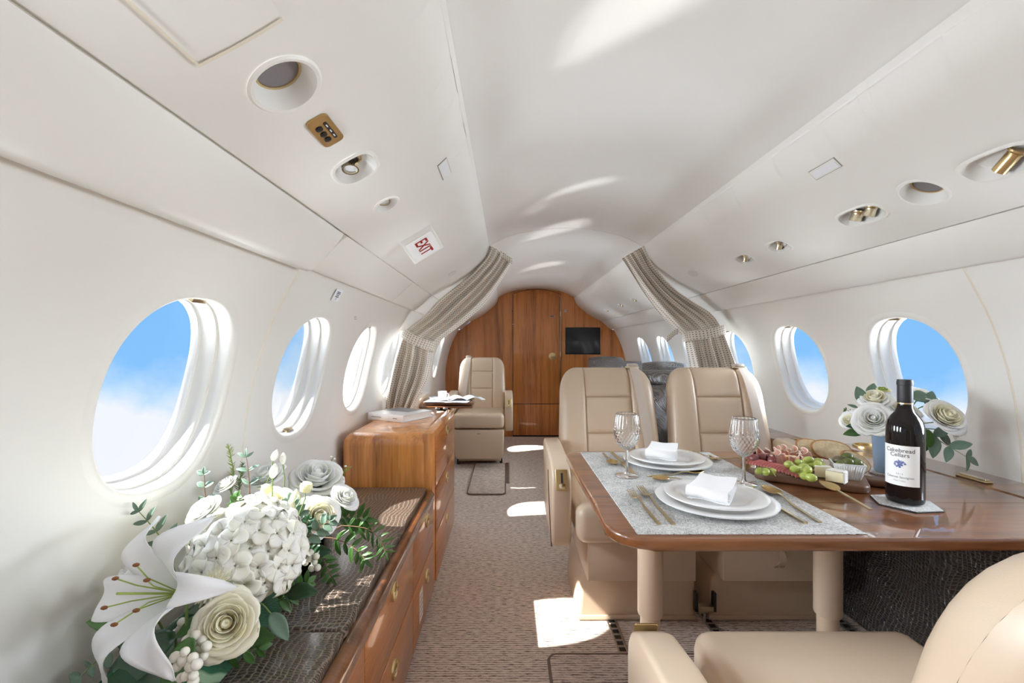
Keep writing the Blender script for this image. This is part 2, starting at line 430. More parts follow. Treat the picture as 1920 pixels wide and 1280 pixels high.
_mx = _t.nodes.new('ShaderNodeMixShader'); _mx.inputs[0].default_value = .22; _t.links.new(_b.outputs[0], _mx.inputs[1]); _t.links.new(_tr.outputs[0], _mx.inputs[2]); _t.links.new(_mx.outputs[0], _t.nodes['Material Output'].inputs[0])
SW = WALL.s_of_z(1.003)
WIN_Y = [1.0+.63*k for k in range(-3, 7)]
WA, WB, WE = .190, .222, 2.35
wn = 0
for side in (-1, 1):
    S = surf(WALL, side)
    cells = [hole_cell(S, y-.315, y+.315, 0, WALL.L, (y, SW, WA, WB, WE), 18, 16, 8) for y in WIN_Y]
    cells.append(plain_cell(S, WIN_Y[-1]+.315, Y1+.05, 0, WALL.L, 18, 2))
    if side < 0: cells.append(grid(lambda u, v: (-(1.1282-.012*v*v), Y0+(Y1+.05-Y0)*u, .612-.212*v), 2, 6))
    struct('wall_'+HAND[side], join(*cells), CREAM, 'cream curved cabin sidewall on the %s side' % ('credenza' if side < 0 else 'dining table'), 'wall')
    w = bpy.data.objects['wall_'+HAND[side]]
    for y in (1.315, -.575) if side < 0 else (1.315, -.575):
        obj('panel_seam', along(S, WALL.s_of_z(1.34), WALL.L, y, .007, 0), BEAD, w)
    D = surf(DADO, side)
    dd = struct('trim_'+str(1 if side < 0 else 2), plain_cell(D, Y0, Y1+.05, 0 if side > 0 else DADO.s_of_z(.41), DADO.L, 14, 2), CROC2, 'dark embossed leather lower sidewall under the %s' % ('credenza' if side < 0 else 'dining table'), 'wall panel')
    if side > 0:
        for y in (.87, 2.05): obj('panel_seam', along(D, 0, DADO.L, y, .008, -.002), CROC2, dd)
    for k, y in enumerate(WIN_Y):
        wn += 1
        h = (y, SW, WA, WB, WE)
        where = {-3: 0}.get(0, 0)
        o = obj('window_%d' % wn, hole_rings(S, h, [(-.022, .0008), (-.014, -.0008), (-.006, -.0022), (.001, -.0022), (.007, .0010), (.0100, .008), (.0118, .022), (.013, .034)]), LIP)
        tag(o, 'oval cabin window, number %d counted from the wooden bulkhead, on the %s side' % (len(WIN_Y)-k, 'credenza' if side < 0 else 'dining table'), 'window', kind='structure')
        obj('shade_track', hole_rings(S, h, [(.013, .034), (.0145, .037), (.018, .036), (.0195, .038), (.021, .055), (.023, .068), (.025, .072)]), LIP, o)
        obj('inner_frame', hole_rings(S, h, [(.025, .072), (.0245, .077), (.030, .074), (.033, .078), (.034, .090)]), WHITEP, o)
        obj('seam', hole_rings(S, h, [(.0128, .0335), (.0135, .0365), (.0144, .0370)]), SEAM, o)
        obj('pane', hole_rings(S, h, [(.034, .088), (.12, .089)], cap=True), PANE, o)
        if side < 0 and k in (5, 8): obj('window_blind', hole_rings(S, h, [(.0215, .060), (.10, .0605)], cap=True), BLIND, o)
        # shade pull
        top = 1 if not (side < 0 and k == 4) else -1
        sp = S(y + (.03 if side > 0 else .02), SW - top*(WB-.018), .030)
        lat = rbox(-.010, .010, -.024, .024, -.006, .006, .004, 2)
        obj('shade_latch', rot(lat, 'Y', -side*.5), BRONZE, o, loc=sp)
# ceiling
CS = lambda y, s, off=0: Vector((CEILP.at(s)[0][0], y, CEILP.at(s)[0][1]+off))
struct('ceiling', join(plain_cell(CS, Y0, 2.7975, 0, CEILP.L, 40, 1), plain_cell(CS, 2.8015, Y1+.05, 0, CEILP.L, 40, 1)), CEIL, 'smooth white vaulted cabin ceiling', 'ceiling')
obj('joint_channel', grid(lambda u, v: CS((2.785, 2.785, 2.815, 2.815)[round(3*u)], CEILP.L*v, (0, .012, .012, 0)[round(3*u)]), 3, 40), CEIL, bpy.data.objects['ceiling'])
# floor
struct('floor', rbox(-1.05, 1.05, Y0, Y1+.05, -.05, 0), CARPET, 'brown ribbed wool carpet along the aisle', 'floor')
for i, (x, y0, y1) in enumerate(((.06, 1.0, 1.95), (.45, 1.0, 1.95), (.98, 1.0, 1.9), (-.36, 3.7, 4.35))):
    t = thing('seat_track', ['dark metal floor rail under the aisle-side seat that faces the dining table', 'dark metal floor rail between the two seat bases behind the dining table', 'dark metal floor rail beside the leather lower sidewall', 'dark metal floor rail beside the lone seat by the bulkhead'][i], 'floor rail', (x, 0, 0))
    obj('channel', rbox(-.016, .016, y0, y1, -.002, .003, .001, 1), BLACKP, t)
    for sx in (-1, 1): obj('flange', rbox(sx*.016-.004, sx*.016+.004, y0, y1, -.002, .0045, .001, 1), STEEL, t)
    for k in range(int((y1-y0)/.035)):
        obj('lug', rbox(-.013, .013, y0+k*.035+.004, y0+k*.035+.015, .001, .0042, .001, 1), STEEL, t)
# back wall (behind the camera)
def section(y):
    half = [Vector((p[0], p[1])) for p in CEILP.q if p[0] >= 0] + VALP.q + [Vector((.93, 1.333))] + [p for p in WALL.q if p[1] < 1.33] + [p for p in DADO.q if p[1] < .6]
    half = half[::2]
    pts = [(p[0], p[1]) for p in half] + [(-p[0], p[1]) for p in reversed(half)]
    return pts
struct('wall_back', prism(section(0), Y0-.03, Y0, 'y'), CREAM, 'cream rear partition closing the cabin', 'wall')
fw = struct('wall_front', prism(section(0), Y1, Y1+.03, 'y'), WOODV, 'glossy walnut bulkhead at the end of the cabin', 'wall')
# bulkhead door
def arch(x0, x1, z0, ze, za, n=14):
    pts = [(x0, z0), (x1, z0)]
    for i in range(n+1):
        u = i/n; x = x1+(x0-x1)*u; pts.append((x, ze+(za-ze)*(1-(2*u-1)**2)))
    return pts
d = thing('door_1', 'tall walnut door with a round gold knob in the wooden bulkhead', 'door', (0, Y1, 0), kind='structure')
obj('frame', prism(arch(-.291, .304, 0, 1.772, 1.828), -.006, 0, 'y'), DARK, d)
obj('header', prism(arch(-.287, .300, 1.735, 1.768, 1.820), -.016, -.004, 'y', .003), WOODV, d)
obj('leaf', prism(arch(-.285, .292, .41, 1.732, 1.783), -.022, -.004, 'y', .004), WOODV, d)
obj('kick_panel', rbox(-.285, .292, -.022, -.004, .02, .403, .003, 2), WOODV, d)
kb = obj('knob', rot(lathe([(0.001, 0), (.046, .001), (.048, .008), (.040, .012), (.026, .014), (.024, .030), (.001, .032)], 28), 'X', PI/2), GOLD, d, loc=(.20, -.022, .994))
obj('thumb_turn', rbox(-.018, .018, -.044, -.030, -.005, .005, .002, 2), PGOLD, kb)
sl = obj('coat_slot', rbox(.165, .225, -.025, -.021, 1.482, 1.500, .002, 1), PGOLD, d)
obj('slot_hole', rbox(.172, .218, -.0262, -.0245, 1.486, 1.496, .001, 1), DARK, sl)
for z in (1.52, 1.02): obj('hinge', rbox(.294, .306, -.026, -.010, z-.035, z+.035, .002, 1), PGOLD, d)
obj('bolt', rbox(-.30, -.262, -.027, -.02, 1.388, 1.396, .001, 1), PGOLD, d)
obj('bolt', rbox(-.302, -.292, -.027, -.02, 1.548, 1.560, .001, 1), BLACKP, d)
obj('edge_strip', rbox(.297, .303, -.020, -.008, .03, 1.74, .001, 1), PGOLD, d)
tv = thing('wall_screen', 'black flat screen set into the walnut bulkhead', 'screen', (.577, Y1, 1.187))
obj('bezel', rbox(-.216, .216, -.012, 0, -.168, .168, .004, 2), BLACKP, tv)
obj('glass', rbox(-.208, .208, -.0135, -.011, -.160, .160, .001, 1), plain('screen_glass', (.006, .007, .012), .08), tv)
pl = obj('placard', rbox(-.014, .014, -.004, 0, -.016, .016, .001, 1), WHITEP, loc=(.365, Y1, 1.56)); tag(pl, 'tiny white placard on the bulkhead beside the door', 'placard')
for dz, w in ((.006, .018), (-.002, .014), (-.009, .016)):
    obj('print', rbox(-w/2, w/2, -.0046, -.0040, dz-.0015, dz+.0015), BLACKP, pl)

# ------------------------------------------------------------------ overhead valances with recessed fittings
def cup(S, hole, t, deep=.035):
    obj('recess', hole_rings(S, hole, [(-.006, -.0005), (-.002, -.003), (.003, -.002), (.006, .006), (.009, deep*.6), (.016, deep), (.030, deep+.002)], 40, cap=True), VAL, t)
def frame_at(S, y, s, off=0.0):
    """matrix whose z axis points into the cabin, x along the cabin"""
    p = S(y, s, off); nrm = (S(y, s, off-.01)-p).normalized(); xa = Vector((0, 1, 0)); ya = nrm.cross(xa).normalized()
    return Matrix.Translation(p) @ Matrix((xa, ya, nrm)).transposed().to_4x4()
def nozzle(M, t, lean, r=.013, ln=.030, lens=False, mat=None):
    b = lathe([(r*1.5, 0), (r*1.45, .004), (r*1.05, .008), (r*.98, .014), (r, .018), (r, ln), (r*.82, ln), (r*.80, ln-.006)], 20)
    o = obj('lamp_barrel' if lens else 'air_nozzle', b, mat or PGOLD, t)
    o.matrix_local = M @ Euler(lean).to_matrix().to_4x4()
    if lens: obj('lens', lathe([(.0001, ln-.003), (r*.80, ln-.004)], 20), LENS, o)
    else: obj('outlet', lathe([(.0001, ln-.006), (r*.80, ln-.005)], 20), BLACKP, o)
SV = VALP.s_of_x(.690)
tn = 2
FIT = {-1: [(.68, 'speaker'), (.995, 'pair'), (1.245, 'single')],
       1: [(.965, 'air'), (1.15, 'speaker'), (1.35, 'lamps'), (1.76, 'small'), (2.01, 'small'), (3.75, 'small'), (4.185, 'small'), (4.79, 'small')]}
HS = {'speaker': (.052, .050, 2), 'pair': (.052, .048, 2.8), 'single': (.036, .034, 2), 'air': (.078, .040, 3), 'lamps': (.078, .036, 3), 'small': (.056, .034, 3)}
SAY = {(-1, .68): 'round ceiling speaker recessed in the cream valance above the flower bench',
       (-1, .995): 'squarish recess with twin brass outlets between brass switch plate and small round lamp',
       (-1, 1.245): 'small round recessed reading lamp just short of the exit sign',
       (1, .965): 'long oval recess with a brass air outlet beside the ceiling speaker',
       (1, 1.15): 'round ceiling speaker recessed in the valance above the dining table',
       (1, 1.35): 'oval recess holding two brass reading lamps above the wine bottle',
       (1, 1.76): 'small oval recess with brass air outlet next to the two-lamp recess',
       (1, 2.01): 'small oval recess with brass air outlet nearest the checked curtain',
       (1, 3.75): 'tiny oval overhead outlet just beyond the checked curtain',
       (1, 4.185): 'tiny oval overhead outlet, middle one of the three beyond the curtain',
       (1, 4.79): 'tiny oval overhead outlet closest to the wooden bulkhead'}
for side in (-1, 1):
    S = surf(VALP, side); cells = []; y = Y0
    for (yc, kind) in FIT[side]:
        a, b, e = HS[kind]
        h = (yc, SV, a, b, e)
        if y < yc-a-.012: cells.append(plain_cell(S, y, yc-a-.012, 0, VALP.L, 20, 1))
        cells.append(hole_cell(S, yc-a-.012, yc+a+.012, 0, VALP.L, h, 20, 12, 7)); y = yc+a+.012
        t = thing({'speaker': 'ceiling_speaker', 'pair': 'reading_lamp', 'single': 'reading_lamp', 'air': 'air_vent', 'lamps': 'reading_lamp', 'small': 'air_vent'}[kind], SAY[(side, yc)], 'speaker' if kind == 'speaker' else ('air vent' if kind in ('air', 'small') else 'lamp'))
        cup(S, h, t, .030 if kind == 'speaker' else .026)
        M = frame_at(S, yc, SV, .027)
        if kind == 'speaker':
            M = frame_at(S, yc, SV, .031)
            obj('trim_ring', lathe([(.031, 0), (.032, .006), (.041, .004), (.043, 0)], 28), GOLD, t).matrix_local = M
            obj('grille', lathe([(.0001, .005), (.032, .004)], 28), GREYMESH, t).matrix_local = M
        elif kind == 'pair':
            nozzle(M @ Matrix.Translation((-.010, .002, 0)), t, (.35, -.25, 0), .018, .034, True)
            nozzle(M @ Matrix.Translation((-.030, .016, 0)), t, (.35, -.2, 0), .014, .026, False)
        elif kind == 'single': nozzle(M @ Matrix.Translation((-.004, .004, 0)), t, (.2, -.3, 0), .017, .022, True)
        elif kind == 'air': nozzle(M @ Matrix.Translation((-.02, 0, 0)), t, (-.3, .9, 0), .014, .05, False, GOLD)
        elif kind == 'lamps':
            for q in (-.024, .026): nozzle(M @ Matrix.Translation((q, 0, 0)), t, (-.35, .35, 0), .016, .030, True)
        else:
            nozzle(M @ Matrix.Translation((.012, 0, 0)), t, (-.5, .5, 0), .012, .030, False)
            nozzle(M @ Matrix.Translation((-.020, .006, 0)), t, (.2, -.3, 0), .010, .024, True)
    cells.append(plain_cell(S, y, Y1+.05, 0, VALP.L, 20, 2)); tn += 1
    v = struct('trim_%d' % tn, join(*cells), VAL, 'long cream overhead valance panel above the %s' % ('credenza' if side < 0 else 'dining table'), 'valance')
    obj('joint_channel', grid(lambda u, q: (S(Y0+(Y1-Y0)*q, VALP.L-.003, 0), S(Y0+(Y1-Y0)*q, VALP.L-.003, .012), S(Y0+(Y1-Y0)*q, VALP.L, .012)+Vector((side*.89, 0, -.45))*.032)[round(2*u)], 2, 2), VAL, v, sharp=20)
    # slim lit lens near the ceiling edge
    sl_ = VALP.s_of_x(.537)
    M = frame_at(S, 1.285, sl_, -.0006)
    t = thing('valance_light', 'slim rectangular frosted light lens near the ceiling edge %s' % ('above the flower bench' if side < 0 else 'above the dining table'), 'light')
    obj('frame', xf(rbox(-.052, .052, -.017, .017, -.001, .0012, .0004, 1), M), SEAM, t)
    obj('rim', xf(rbox(-.050, .050, -.0155, .0155, -.001, .0020, .0004, 1), M), VAL, t)
    obj('lens', xf(rbox(-.046, .046, -.0115, .0115, 0, .0030, .0004, 1), M), plain('frosted_lens', (.78, .79, .82), .3), t)
    # flush oval cover
    M = frame_at(S, 2.5, VALP.s_of_x(.66), -.0004)
    o = obj('oval_cover', join(xf(prism(oval(.045, .026, 36), 0, .0015, 'z', .0005, 1), M)), plain('cover_grey', (.66, .645, .62), .5)); tag(o, 'flush oval cover plate on the valance near the curtain, %s side' % ('credenza' if side < 0 else 'dining table'), 'cover plate')
    # lower strip / overhead bins
    if side > 0:
        prof = [(.8240, 1.4230), (.830, 1.4125), (.880, 1.366), (.922, 1.332), (.934, 1.327), (.948, 1.330), (.990, 1.36), (.848, 1.445)]
        for j, (a, b) in enumerate(((Y0, 2.80), (2.8005, Y1))):
            tn += 1
            struct('trim_%d' % tn, prism(prof, a, b, 'y', .002, 1), VAL, 'narrow cream strip below the valance %s' % ('along the dining table side' if j == 0 else 'beyond the curtain on the screen side'), 'trim')
    else:
        prof = [(.8240, 1.4225), (.829, 1.4115), (.862, 1.372), (.902, 1.330), (.914, 1.320), (.928, 1.316), (.942, 1.320), (.985, 1.35), (.848, 1.445)]
        prof2 = [(.8240, 1.4235), (.838, 1.413), (.880, 1.372), (.922, 1.336), (.934, 1.330), (.950, 1.333), (.99, 1.36), (.848, 1.445)]
        for j, (a, b) in enumerate(((Y0, 1.30), (1.325, 2.25), (2.253, 2.80), (2.8005, Y1))):
            o = obj('overhead_bin', prism([(-p[0], p[1]) for p in (prof if j == 0 else prof2)], a, b, 'y', .012 if j == 0 else .004, 3), VAL)
            tag(o, ['long fat cream overhead locker panel above the flower bench', 'cream overhead locker panel above the exit handle cover', 'short cream locker panel beside the checked curtain', 'cream locker panel beyond the curtain near the bulkhead'][j], 'overhead locker', kind='structure')
o = obj('trim_10', prism([(-.862, 1.425), (-.915, 1.365), (-.96, 1.345), (-.99, 1.37), (-.85, 1.45)], 1.27, 1.35, 'y'), VAL); tag(o, 'cream filler deep in the slot between the two largest locker panels', 'filler', kind='structure')
# raised access panel in the near valance
S = surf(VALP, -1)
sa, sb = VALP.s_of_x(.645), VALP.s_of_x(.752)
o = obj('access_panel', thick(grid(lambda u, v: S(.05+.525*u, sa+(sb-sa)*v, -.0022), 2, 8), -.0022), VAL); tag(o, 'flat rectangular access panel in the cream valance beside the speaker', 'panel', kind='structure')
obj('edge_line', thick(grid(lambda u, v: S(.570+.005*u, sa+(sb-sa)*v, -.0048), 1, 8), .0005), BEAD, o)
obj('edge_line', thick(grid(lambda u, v: S(.05+.525*u, sb-.004+.004*v, -.0048), 2, 1), .0005), BEAD, o)
# brass switch plate
M = frame_at(S, .82, VALP.s_of_x(.688), 0)
t = thing('switch_plate', 'brass overhead switch plate with three black buttons', 'switch plate')
obj('plate', xf(prism(rrect(-.046, .046, -.021, .021, .011), -.001, .004, 'z', .0015, 2), M), plain('matte_gold', (.50, .32, .13), .4, metal=.7), t)
for q in (-.019, .0, .019): obj('button', xf(mv(lathe([(.0068, 0), (.0066, .003), (.004, .0042), (.0001, .0046)], 16), q, -.006, .0035), M), BLACKP, t)
obj('legend_strip', xf(prism(rrect(-.028, .028, .005, .012, .003), .003, .005, 'z'), M), BLACKP, t)
for q in (-.017, .001, .017): obj('print', xf(rbox(q-.004, q+.004, .0073, .0097, .0049, .0053), M), WHITEP, t)
# exit sign
M = frame_at(S, 1.62, VALP.s_of_x(.680), 0)
t = thing('exit_sign', 'white illuminated sign with red EXIT lettering under the valance', 'sign')
obj('housing', xf(prism([(-.038, -.004), (.062, -.004), (.060, .040), (.046, .070), (.036, .072), (-.036, .010)], -.062, .062, 'y', .004, 2), M), VAL, t)
FM = M @ Matrix.Translation((0, 0, .042)) @ Matrix.Rotation(-math.atan2(.062, .072), 4, 'Y')
obj('face', xf(rbox(-.041, .041, -.051, .051, -.002, .0022, .0008, 1), FM), plain('sign_face', (.88, .89, .90), .25), t)
RED = plain('sign_red', (.33, .012, .015), .4)
text_obj('lettering', 'EXIT', .072, RED, t, FM @ Matrix.Translation((0, 0, .0028)) @ Matrix.Diagonal((.40, .92, 1, 1)), bold=.0012)
for q in (-.050, .050): obj('ridge', xf(rbox(.062, .135, q-.0007, q+.0007, -.0002, .0016), M), VAL, t)
# exit handle cover on the wall
S = surf(WALL, -1); a_, b_ = WALL.s_of_z(1.322), WALL.s_of_z(1.255)
t = thing('exit_handle_cover', 'flush cream cover with a small printed placard over the emergency exit handle', 'cover', kind='structure')
obj('cover', thick(grid(lambda u, v: S(1.50+.225*u, a_+(b_-a_)*v, .002), 4, 6), -.007), CREAM, t)
c_, d_ = WALL.s_of_z(1.312), WALL.s_of_z(1.272)
obj('placard', thick(grid(lambda u, v: S(1.615+.062*u, c_+(d_-c_)*v, -.0055), 1, 4), -.001), plain('placard_white', (.80, .83, .87), .3), t)
for k, (q, w) in enumerate(((.18, .030), (.30, .034), (.44, .024), (.58, .030))):
    e_ = c_+(d_-c_)*q
    obj('print', thick(grid(lambda u, v: S(1.646-w/2+w*u, e_+.003*v, -.0062), 1, 1), -.0004), BLACKP, t)
obj('print', thick(grid(lambda u, v: S(1.645+.002*u, c_+(d_-c_)*(.7+.2*v), -.0062), 1, 1), -.0004), BLACKP, t)
e_ = WALL.s_of_z(1.235)
o = obj('wall_marking', join(*[thick(grid(lambda u, v: S(1.93+.01*k+.035*u, e_+.006*k+.002*v, -.0006), 1, 1), -.0003) for k in range(3)]), SEAM); tag(o, 'small grey printed lines on the sidewall beside the exit cover', 'print', kind='structure')
# ------------------------------------------------------------------ seats
def cosp(u): return .5-.5*math.cos(PI*u)
BH0, BH1, BW, BT, XC = .44, 1.0, .245, .13, .112
def b_w(z):
    if z <= .85: return BW - .01*max(0, (.60-z)/.16) - .012*max(0, (z-.6)/.25)
    q = min(1, (z-.85)/.15); return BW-.012-.090*(1-math.sqrt(max(0, 1-q**2.4)))
def b_c(z): return .205+.24*(z-.44)+.10*max(0, z-.85)
def b_t(z):
    q = max(0, (z-.90)/.10); return max(.0, 1-min(1, q)**2.6)**(1/2.6)
def b_front(x, z, sgn=-1):
    w = b_w(z); r = min(1, abs(x)/w)
    sh = max(0, 1-r**3.2)**(1/3.2)
    return b_c(z)+sgn*BT/2*sh*b_t(z)
def back_patch(x0f, x1f, z0, z1, dip=(1, 1, 1, 1), bulge=0.0, nu=14, nv=14):
    def f(u, v):
        z = z0+(z1-z0)*cosp(v); a, b = x0f(z), x1f(z); x = a+(b-a)*cosp(u)
        y = b_front(x, z)
        dd = 1e9
        if dip[0]: dd = min(dd, abs(x-a))
        if dip[1]: dd = min(dd, abs(b-x))
        if dip[2]: dd = min(dd, abs(z-z0))
        if dip[3]: dd = min(dd, abs(z1-z))
        y += .009*math.exp(-dd/.006)
        y -= bulge*math.sin(PI*u)*math.sin(PI*min(1, v*1.0))**.5
        return (x, y, z)
    return grid(f, nu, nv)
def make_seat(label, loc, rotz, group=None, arms=(-1, 1), strap=1, bscale=1.0, style='drawer', arm_dx=.275, arm_dz=0.0, base_dx=0.0, fold=0):
    t = thing('cabin_seat', label, 'seat', loc, rotz, group)
    # backrest
    b = obj('backrest', grid(lambda u, v: ((2*cosp(u)-1)*b_w(BH0+(BH1-BH0)*cosp(v)), b_front((2*cosp(u)-1)*b_w(BH0+(BH1-BH0)*cosp(v)), BH0+(BH1-BH0)*cosp(v), 1), BH0+(BH1-BH0)*cosp(v)), 20, 24), LEATH, t)
    b.scale = (1, 1, bscale); b.location = (0, 0, .44*(1-bscale))
    mx = lambda z: min(XC, b_w(z))
    obj('head_panel', back_patch(lambda z: -XC, lambda z: XC, .86, BH1, (1, 1, 1, 0), .004), LEATH, b)
    obj('back_panel', back_patch(lambda z: -XC, lambda z: XC, .69, .86, (1, 1, 1, 1), .004), LEATH, b)
    obj('back_panel', back_patch(lambda z: -XC, lambda z: XC, BH0, .69, (1, 1, 0, 1), .004), LEATH, b)
    obj('side_bolster', back_patch(lambda z: -b_w(z), lambda z: -XC, BH0, BH1, (0, 1, 0, 0), .014, 18, 26), LEATH, b)
    obj('side_bolster', back_patch(lambda z: XC, lambda z: b_w(z), BH0, BH1, (1, 0, 0, 0), .014, 18, 26), LEATH, b)
    # cushion with a soft crown
    v, f = rbox(-.232, .232, -.285, .23, .365, .50, .035, 4)
    v = [Vector((p.x, p.y, p.z+(.018*(1-(p.x/.25)**2)*(1-((p.y+.03)/.30)**2) if p.z > .45 else 0))) for p in v]
    obj('seat_cushion', (v, f), LEATH, t)
    dx = base_dx
    if style == 'drawer':
        base = obj('base', join(prism([(dx-.235, 0), (dx+.235, 0), (dx+.235, .19), (dx-.20, .20), (dx-.222, .17)], -.135, .24, 'y', .012, 3)), LEATH, t)
        obj('lower_lip', rbox(dx-.238, dx+.236, -.142, -.13, .003, .022, .004, 2), LEATH, base)
        dr = obj('drawer', rbox(dx-.215, dx+.205, -.215, .2, .197, .362, .006, 2), LEATH, t)
        obj('drawer_front', rbox(dx-.213, dx+.203, -.220, -.212, .20, .36, .003, 2), LEATH, dr)
        obj('pull_strap', thick(grid(lambda u, v: (dx-.012+.024*u, -.221-.022*math.sin(PI*v), .325-.06*v), 2, 10), .003), LEATH, dr)
        text_obj('print', 'LIFE VEST', .010, DARK, dr, Matrix.Translation((dx, -.2202, .255)) @ Matrix.Rotation(PI/2, 4, 'X'))
    else:
        obj('base', prism([(-.20, .03), (.20, .03), (.225, .36), (-.225, .36)], -.12, .24, 'y', .02, 3), LEATH, t)
        lr = prism([(-.195, .085), (.195, .085), (.225, .12), (.232, .355), (-.232, .355), (-.225, .12)], -.275, -.20, 'y', .018, 3)
        obj('leg_rest', lr, LEATH, t)
        obj('print', rbox(-.015, .015, -.2765, -.2745, .318, .322), DARK, t)
        obj('foot', rbox(.19, .215, -.10, -.05, 0, .05, .004, 1), BLACKP, t)
        obj('foot', rbox(-.215, -.19, -.10, -.05, 0, .05, .004, 1), BLACKP, t)
        obj('recline_pedal', tube([(.22, -.06, .10), (.26, -.06, .10)], .006, 8), GOLD, t)
    for s in arms:
        prof = [(-.215, .335), (-.228, .36), (-.228, .565), (-.222, .595), (-.205, .622), (-.16, .645), (-.05, .662), (.10, .672), (.19, .672), (.215, .655), (.22, .60), (.20, .44), (.14, .37), (.02, .34)]
        prof = [(y, z+arm_dz) for y, z in prof]
        ax = s*arm_dx
        a = obj('armrest', prism(prof, ax-.037, ax+.037, 'x', .012, 3), LEATH, t)
        # gold tray latch let into the nose of the arm
        lat = join(prism(rrect(-.024, .024, -.040, .040, .006), 0, .004, 'z', .001, 1))
        LM = Matrix.Translation((ax, -.226, .592+arm_dz)) @ Matrix.Rotation(math.radians(72), 4, 'X')
        l = obj('latch_plate', xf(lat, LM), GOLD, a)
        obj('latch_slot', xf(rbox(-.004, .004, -.012, .026, .003, .0055), LM), DARK, a)
        obj('latch_button', xf(rbox(-.012, .012, -.034, -.014, .003, .010, .003, 2), LM), PGOLD, a)
        # side pocket seam
        obj('pocket_seam', tube([(ax+s*.038, -.21+.0*k, .33+arm_dz) if k == 0 else (ax+s*.038, -.20+.14*math.sin(k/10*1.3), .35+arm_dz+.24*k/10) for k in range(11)], .0025, 6), plain('pocket_brown', (.10, .035, .022), .4) if 'pocket_brown' not in MATS else MATS['pocket_brown'], a)
    if strap:
        def sp(v):
            z = 1.0-.52*v; x = strap*(.135+.055*v)
            zz = min(z, .995)
            return x, b_front(x, zz)-.010, z
        def sf(u, v):
            x, y, z = sp(v); return (x+(u-.5)*.046, b_front(x+(u-.5)*.046, min(z, .99))-.030, z)
        st = obj('shoulder_strap', thick(grid(sf, 4, 24), .002), BELT, t)
        zt = .995; yt = b_c(.99)-.01
        obj('strap_guide', rot(rbox(-.034, .034, -.014, .014, -.006, .006, .004, 2), 'Z', 0), PGOLD, st, loc=(strap*.135, yt-.012, zt+.006))
        obj('strap_roll', mv(rot(rbox(-.026, .026, -.02, .02, -.010, .010, .006, 2), 'Z', 0), 0, 0, 0), BELT, st, loc=(strap*.145, yt+.015, zt+.014))
    return t

make_seat('tan leather seat on the aisle, facing the camera across the dining table', (.135, 1.975, 0), 0, arms=(-1,), strap=1, arm_dx=.285, base_dx=.03)
make_seat('tan leather seat beside the sidewall, facing the camera across the dining table', (.675, 1.975, 0), 0, arms=(1,), strap=1, base_dx=.015)
make_seat('lone tan leather seat in front of the wooden bulkhead, behind the folding tray', (-.62, 4.41, 0), 0, arms=(-1, 1), strap=-1, style='legrest')
make_seat('tan leather seat with its back to the camera, tucked under the table edge', (.265, .70, 0), PI, arms=(-1, 1), strap=0, arm_dz=-.085, arm_dx=.345, bscale=.90)
# link between the two seat bases
t = thing('base_latch', 'dark bronze floor clamp joining the two seat bases behind the table', 'clamp', (.43, 1.822, 0))
obj('body', rbox(-.032, .032, -.018, .012, .045, .075, .006, 2), BRONZE, t)
for s in (-1, 1): obj('prong', rbox(s*.036-.006, s*.036+.006, -.015, .01, .05, .125, .002, 1), BLACKP, t)
obj('stud', rot(lathe([(.006, 0), (.006, .05)], 10), 'X', 0), STEEL, t)

# ------------------------------------------------------------------ floor mats
for lab, x0, x1, y0, y1 in (('brown carpet mat with bound edge in front of the lone seat', -.66, -.375, 3.40, 4.3), ('brown carpet mat with bound edge beside the seat turned from the camera', -.215, .45, .35, 1.62)):
    t = thing('floor_mat', lab, 'mat')
    obj('pile', prism(rrect(x0, x1, y0, y1, .035), .0, .012, 'z', .003, 2), CARPET2, t)
    loop = rrect(x0, x1, y0, y1, .035, 5); loop = [(p[0], p[1], .008) for p in loop]
    obj('binding', tube(loop+loop[:2], .006, 8), plain('binding_brown', (.20, .14, .11), .8) if 'binding_brown' not in MATS else MATS['binding_brown'], t)

# ------------------------------------------------------------------ dining table
TZ = .71
t = thing('dining_table', 'glossy walnut dining table on two tan telescopic legs', 'table', (0, 0, 0))
def table_outline():
    x0, x1, y0, y1 = -.142, .982, .93, 1.715
    pts = [(x1, y0), (x1, y1)]
    for c, a0, r in (((x0+.04, y1-.04), PI/2, .04), ((x0+.085, y0+.085), PI, .085)):
        for i in range(9):
            a = a0+PI/2*i/8; pts.append((c[0]+r*math.cos(a), c[1]+r*math.sin(a)))
    return pts
def clip_y(poly, y, keep):
    out_ = []
    for (x0, y0), (x1, y1) in zip(poly, poly[1:]+poly[:1]):
        i0, i1 = (y0-y)*keep >= 0, (y1-y)*keep >= 0
        if i0: out_.append((x0, y0))
        if i0 != i1: f_ = (y-y0)/(y1-y0); out_.append((x0+(x1-x0)*f_, y))
    return out_
def leaf_board(poly, ycut):
    v_, f_ = prism(poly, TZ-.026, TZ, 'z')
    bm = bmesh.new(); vs = [bm.verts.new(q) for q in v_]
    for q in f_: bm.faces.new([vs[i] for i in q])
    es = [e_ for e_ in bm.edges if abs(e_.verts[0].co.z-e_.verts[1].co.z) < 1e-6 and not all(abs(w_.co.y-ycut) < 1e-5 for w_ in e_.verts)]
    bmesh.ops.bevel(bm, geom=es, offset=.008, segments=4, profile=.5, affect='EDGES', clamp_overlap=True)
    return bm_out(bm)
for y_, k_ in ((1.1460, -1), (1.1476, 1)): obj('table_leaf', leaf_board(clip_y(table_outline(), y_, k_), y_), WOODT, t)
obj('apron', rbox(.02, .95, 1.25, 1.40, TZ-.05, TZ-.026, .004, 1), LEATH, t)
